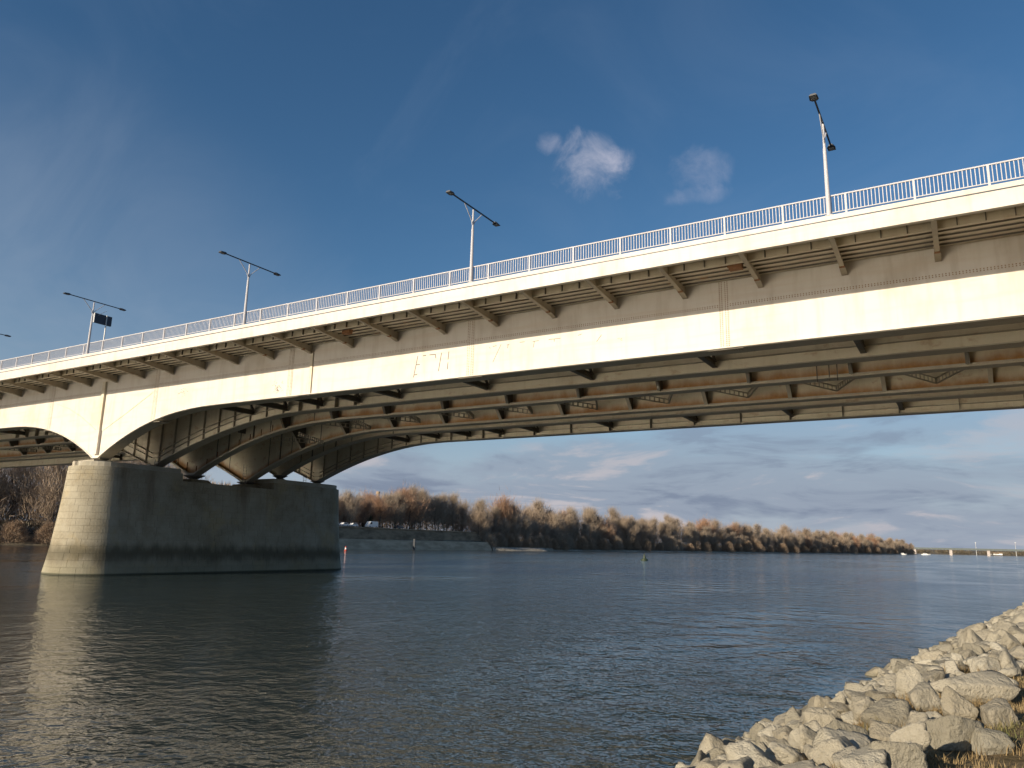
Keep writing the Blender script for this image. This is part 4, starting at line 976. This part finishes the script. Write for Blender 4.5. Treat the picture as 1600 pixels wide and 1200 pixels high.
plant('dome1', 'bare_tree', far_shore(300)-28, 300, 4.0, 1.05, labT['dome'], 'tree')
plant('tall2', 'bare_tree', far_shore(268)-24, 268, 7.2, 0.98, 'tallest tan tree above the quay, left of the quay end', 'tree')
for y, q, s, lab in ((198, 30, 1.25, 'dark evergreen left of the concrete chimney above the quay'), (232, 17, 0.75, 'narrow dark evergreen standing right behind the white van'), (430, 16, 1.7, 'dark evergreen treetop in the middle of the far wood')):
    plant('ever0', 'evergreen_tree', far_shore(y)-q, y, ground_far(far_shore(y)-q, y)-0.3, s, lab, 'tree')
# trees seen under the left span
for i, (y, q, s) in enumerate(((88, 8, 0.95), (96, 14, 1.1), (104, 6, 0.9), (112, 12, 1.05), (119, 7, 0.95), (126, 13, 1.1), (133, 9, 1.0), (140, 14, 1.05), (80, 12, 1.0), (147, 10, 0.95))):
    x = far_shore(y)-q; plant('broad%d' % (i % 3), 'bare_tree', x, y, ground_far(x, y)-0.2, s*1.6, 'dark bare tree seen under the left span of the bridge', 'tree', 'trees under the left span')
for i, y in enumerate(arange(78, 170, 6.5)):
    x = far_shore(y)-3.5; plant('scrub%d' % (i % 3), 'scrub_bush', x, y, ground_far(x, y)-0.2, 0.85, 'dark scrub on the shaded bank left of the pier', 'bush', 'scrub on the shaded bank')
# the closed mass of the wood behind the front trees
mb = MB(); rm = random.Random(23)
def mass(x, y, z, h, wd, n, tl):
    for k in range(n):
        a = rm.uniform(0, 6.28); q = math.sqrt(rm.random()); zz = rm.random()**0.85; w_ = wd*0.5*(1-0.75*max(0, zz-0.35))
        o = Vector((x+math.cos(a)*q*w_, y+math.sin(a)*q*w_, z+zz*h)); td = Vector((rm.gauss(0, 0.5), rm.gauss(0, 0.5), 0.6+rm.random())).normalized()
        sd = td.cross(Vector((rm.gauss(0, 1), rm.gauss(0, 1), rm.gauss(0, 1)))).normalized()*(0.07+0.05*rm.random())*tl; e = o+td*tl*rm.uniform(1.0, 2.2)
        mb.add([o-sd, o+sd, e], [(0, 1, 2)])
vs, fs = mb.v, mb.f
for k in range(210000):
    u = rm.random(); y = 176+(1350-176)*u**1.75; q = 7+38*rm.random() if y > 297 else 17+30*rm.random()
    big = interp([(176, 1.0), (450, 1.15), (800, 1.6), (1350, 2.2)], y)
    hm = top_at(y)*(0.70+0.42*noise.noise(Vector((y*0.11/big, q*0.12, 1.0)))+0.22*noise.noise(Vector((y*0.4/big, q*0.4, 5.0))))*min(1.0, 0.55+q/42)
    zz = rm.random()**0.8; x = far_shore(y)-q; o = Vector((x, y, ground_far(x, y)-0.3+zz*hm))
    td = Vector((rm.gauss(0, 0.28), rm.gauss(0, 0.28), 1)).normalized(); e = o+td*(rm.uniform(0.8, 2.2)*big**0.5)
    sd = td.cross(Vector((rm.gauss(0, 1), rm.gauss(0, 1), 0.1))).normalized()*(0.045+0.05*rm.random())*big; n0 = len(vs)
    vs.extend((tuple(o-sd), tuple(o+sd), tuple(e))); fs.append((n0, n0+1, n0+2))
for y in arange(70, 176, 5): mass(far_shore(y)-22, y, 3, 13, 12, 1500, 1.0); mass(far_shore(y)-34, y, 4, 17, 13, 1300, 1.1)
tag(mb.build('woodland', M['twig_grey']), 'dense brown winter wood behind the front trees of the far bank', 'woodland', None, 'stuff')

# ------------------------------------------------------------------ farther things
def far_pt(x, y, dist):
    d = px_ray(x, y); t = dist/math.hypot(d.x, d.y); return Vector((d.x*t, d.y*t, H+d.z*t))
p = far_pt(591, 768, 620); b0 = far_pt(591, 800, 620)
ch = thing('chimney', 'pale concrete chimney rising behind the trees above the quay', 'chimney', (p.x, p.y, 8))
mb = MB(); mb.lathe([(1.5, 6), (1.25, p.z*0.7), (1.12, p.z-2.2)], 14, (p.x, p.y)); mb.build('shaft', M['farconc'], ch, True)
mb = MB(); mb.lathe([(1.12, p.z-2.2), (1.5, p.z-1.9), (1.5, p.z), (1.2, p.z+0.02)], 14, (p.x, p.y)); mb.build('head', M['quay'], ch)
fbz = 10.0
fb_ = thing('distant_bridge', 'low distant road bridge on pale piers at the right end of the river', 'bridge', (30, 1700, 0))
mb = MB(); mb.box(-220, 420, 1694, 1708, fbz, fbz+2.0); mb.build('deck', M['farsteel'], fb_)
mb = MB(); mb.box(-220, 420, 1693.6, 1694, fbz+2.0, fbz+3.2); mb.build('parapet', M['farsteel'], fb_)
for k in range(-3, 7):
    x = -38.5+61*k; mb = MB(); mb.prism_x([(1693, -1), (1693.6, fbz-1.2), (1692.6, fbz-0.01), (1709.4, fbz-0.01), (1708.4, fbz-1.2), (1709, -1)], x-2.4, x+2.4); mb.build('pier', M['farconc'], fb_)
for k, x in enumerate((1524, 1586)):
    p = far_pt(x, 847, 2150); ms = thing('radio_mast', ['slender pale mast above the middle of the distant bridge', 'slender pale mast above the right end of the distant bridge'][k], 'mast', (p.x, p.y, 0))
    mb = MB(); mb.tube((p.x, p.y, 0), (p.x, p.y, p.z), 0.7, 0.4, 8); mb.build('pole', M['galv'], ms)
    mb = MB(); mb.box(p.x-1.3, p.x+1.3, p.y-1, p.y+1, p.z-2, p.z-0.8); mb.build('platform', M['galv'], ms)
mb = MB(); vs = []
for x in arange(-900, 1500, 100):
    for y, z in ((2250, -0.5), (2262, 1.6), (2500, 3.0), (4500, 20)): vs.append((x, y, z))
n = len(arange(-900, 1500, 100)); mb.add(vs, [(i*4+j, (i+1)*4+j, (i+1)*4+j+1, i*4+j+1) for i in range(n-1) for j in range(3)])
tag(mb.build('distant_shore', M['farsoil']), kind='structure')
mb = MB()
for i in range(420):
    x = rm.uniform(-420, 900); mass(x, 2275+rm.uniform(0, 90), 1.0, rm.uniform(5, 11), 16, 34, 4.0)
tag(mb.build('distant_woodland', M['farsoil']), 'thin reddish band of woods on the shore beyond the distant bridge', 'woodland', None, 'stuff')
hs = random.Random(4)
for k, xpx in enumerate((1547, 1553, 1558, 1563)):
    p = far_pt(xpx, 860, 2310); hz_ = hs.uniform(-12, -9); wd = hs.uniform(5, 8)
    ho = thing('distant_house', ['leftmost', 'second', 'third', 'rightmost'][k]+' of the tiny pale houses beyond the distant bridge', 'house', (p.x, p.y, 2), 'tiny pale houses on the distant shore')
    mb = MB(); mb.box(p.x-wd/2, p.x+wd/2, p.y-5, p.y+5, 1, 9+hz_*0.4); mb.build('wall', M['white'], ho)
    mb = MB(); mb.prism_x([(p.y-5.6, 9+hz_*0.4), (p.y, 12.5+hz_*0.4), (p.y+5.6, 9+hz_*0.4)], p.x-wd/2-0.4, p.x+wd/2+0.4); mb.build('roof', M['quaydark'], ho)
# small craft and buoys
def boat(label, p, ln, rz):
    t = thing('motor_boat', label, 'boat', (0, 0, 0), 'white boats moored off the wooded point')
    hw = ln*0.16; mb = MB(); mb.add([(-ln/2, -hw, -0.2), (ln*0.25, -hw, -0.2), (ln*0.48, 0, 0.0), (ln*0.25, hw, -0.2), (-ln/2, hw, -0.2), (-ln/2, -hw*1.1, 1.1), (ln*0.25, -hw*1.15, 1.2), (ln*0.56, 0, 1.5), (ln*0.25, hw*1.15, 1.2), (-ln/2, hw*1.1, 1.1)],
        [(4,3,2,1,0), (5,6,7,8,9), (0,1,6,5), (1,2,7,6), (2,3,8,7), (3,4,9,8), (4,0,5,9)]); mb.build('hull', M['white'], t)
    mb = MB(); mb.prism_y([(-ln*0.3, 1.1), (-ln*0.28, 2.5), (ln*0.08, 2.5), (ln*0.2, 1.15)], -hw*0.8, hw*0.8); cb2 = mb.build('cabin', M['white'], t)
    mb = MB(); mb.box(-ln*0.25, ln*0.08, -hw*0.81, hw*0.81, 1.7, 2.2); mb.build('cabin_window', M['glassdark'], cb2)
    place(t, p, rz)
boat('small white boat lying just before the tip of the wooded shore', (-84, 1180, 0), 8.5, 0.2)
boat('white boat lying beyond the tip of the wooded shore, nearer the distant bridge', (-68, 1420, 0), 13, 0.1)
by = thing('channel_buoy', 'green channel buoy with a pointed top floating in mid river', 'buoy', (-68.9, 178.1, 0))
mb = MB(); mb.lathe([(0.3, -0.5), (0.85, -0.15), (0.9, 0.25), (0.55, 0.5)], 14, (-68.9, 178.1)); mb.build('float', M['buoygreen'], by, True)
mb = MB(); mb.lathe([(0.42, 0.45), (0.26, 1.0), (0.05, 1.65)], 10, (-68.9, 178.1)); mb.build('cone', M['buoygreen'], by)
mb = MB(); mb.tube((-68.9, 178.1, 1.5), (-68.9, 178.1, 1.9), 0.09, n=8); mb.build('top_mark', M['lampdark'], by)
by = thing('marker_buoy', 'red and white marker buoy floating right of the pier', 'buoy', (-161.5, 173.3, 0))
mb = MB(); mb.lathe([(0.35, -0.4), (0.45, 0.1), (0.38, 0.45), (0.28, 0.5)], 12, (-161.5, 173.3)); mb.build('float', M['buoyred'], by, True)
mb = MB(); mb.lathe([(0.27, 0.48), (0.27, 1.0)], 12, (-161.5, 173.3)); mb.build('white_band', M['white'], by)
mb = MB(); mb.lathe([(0.27, 1.0), (0.25, 1.3), (0.08, 1.45)], 12, (-161.5, 173.3)); mb.build('red_top', M['buoyred'], by)
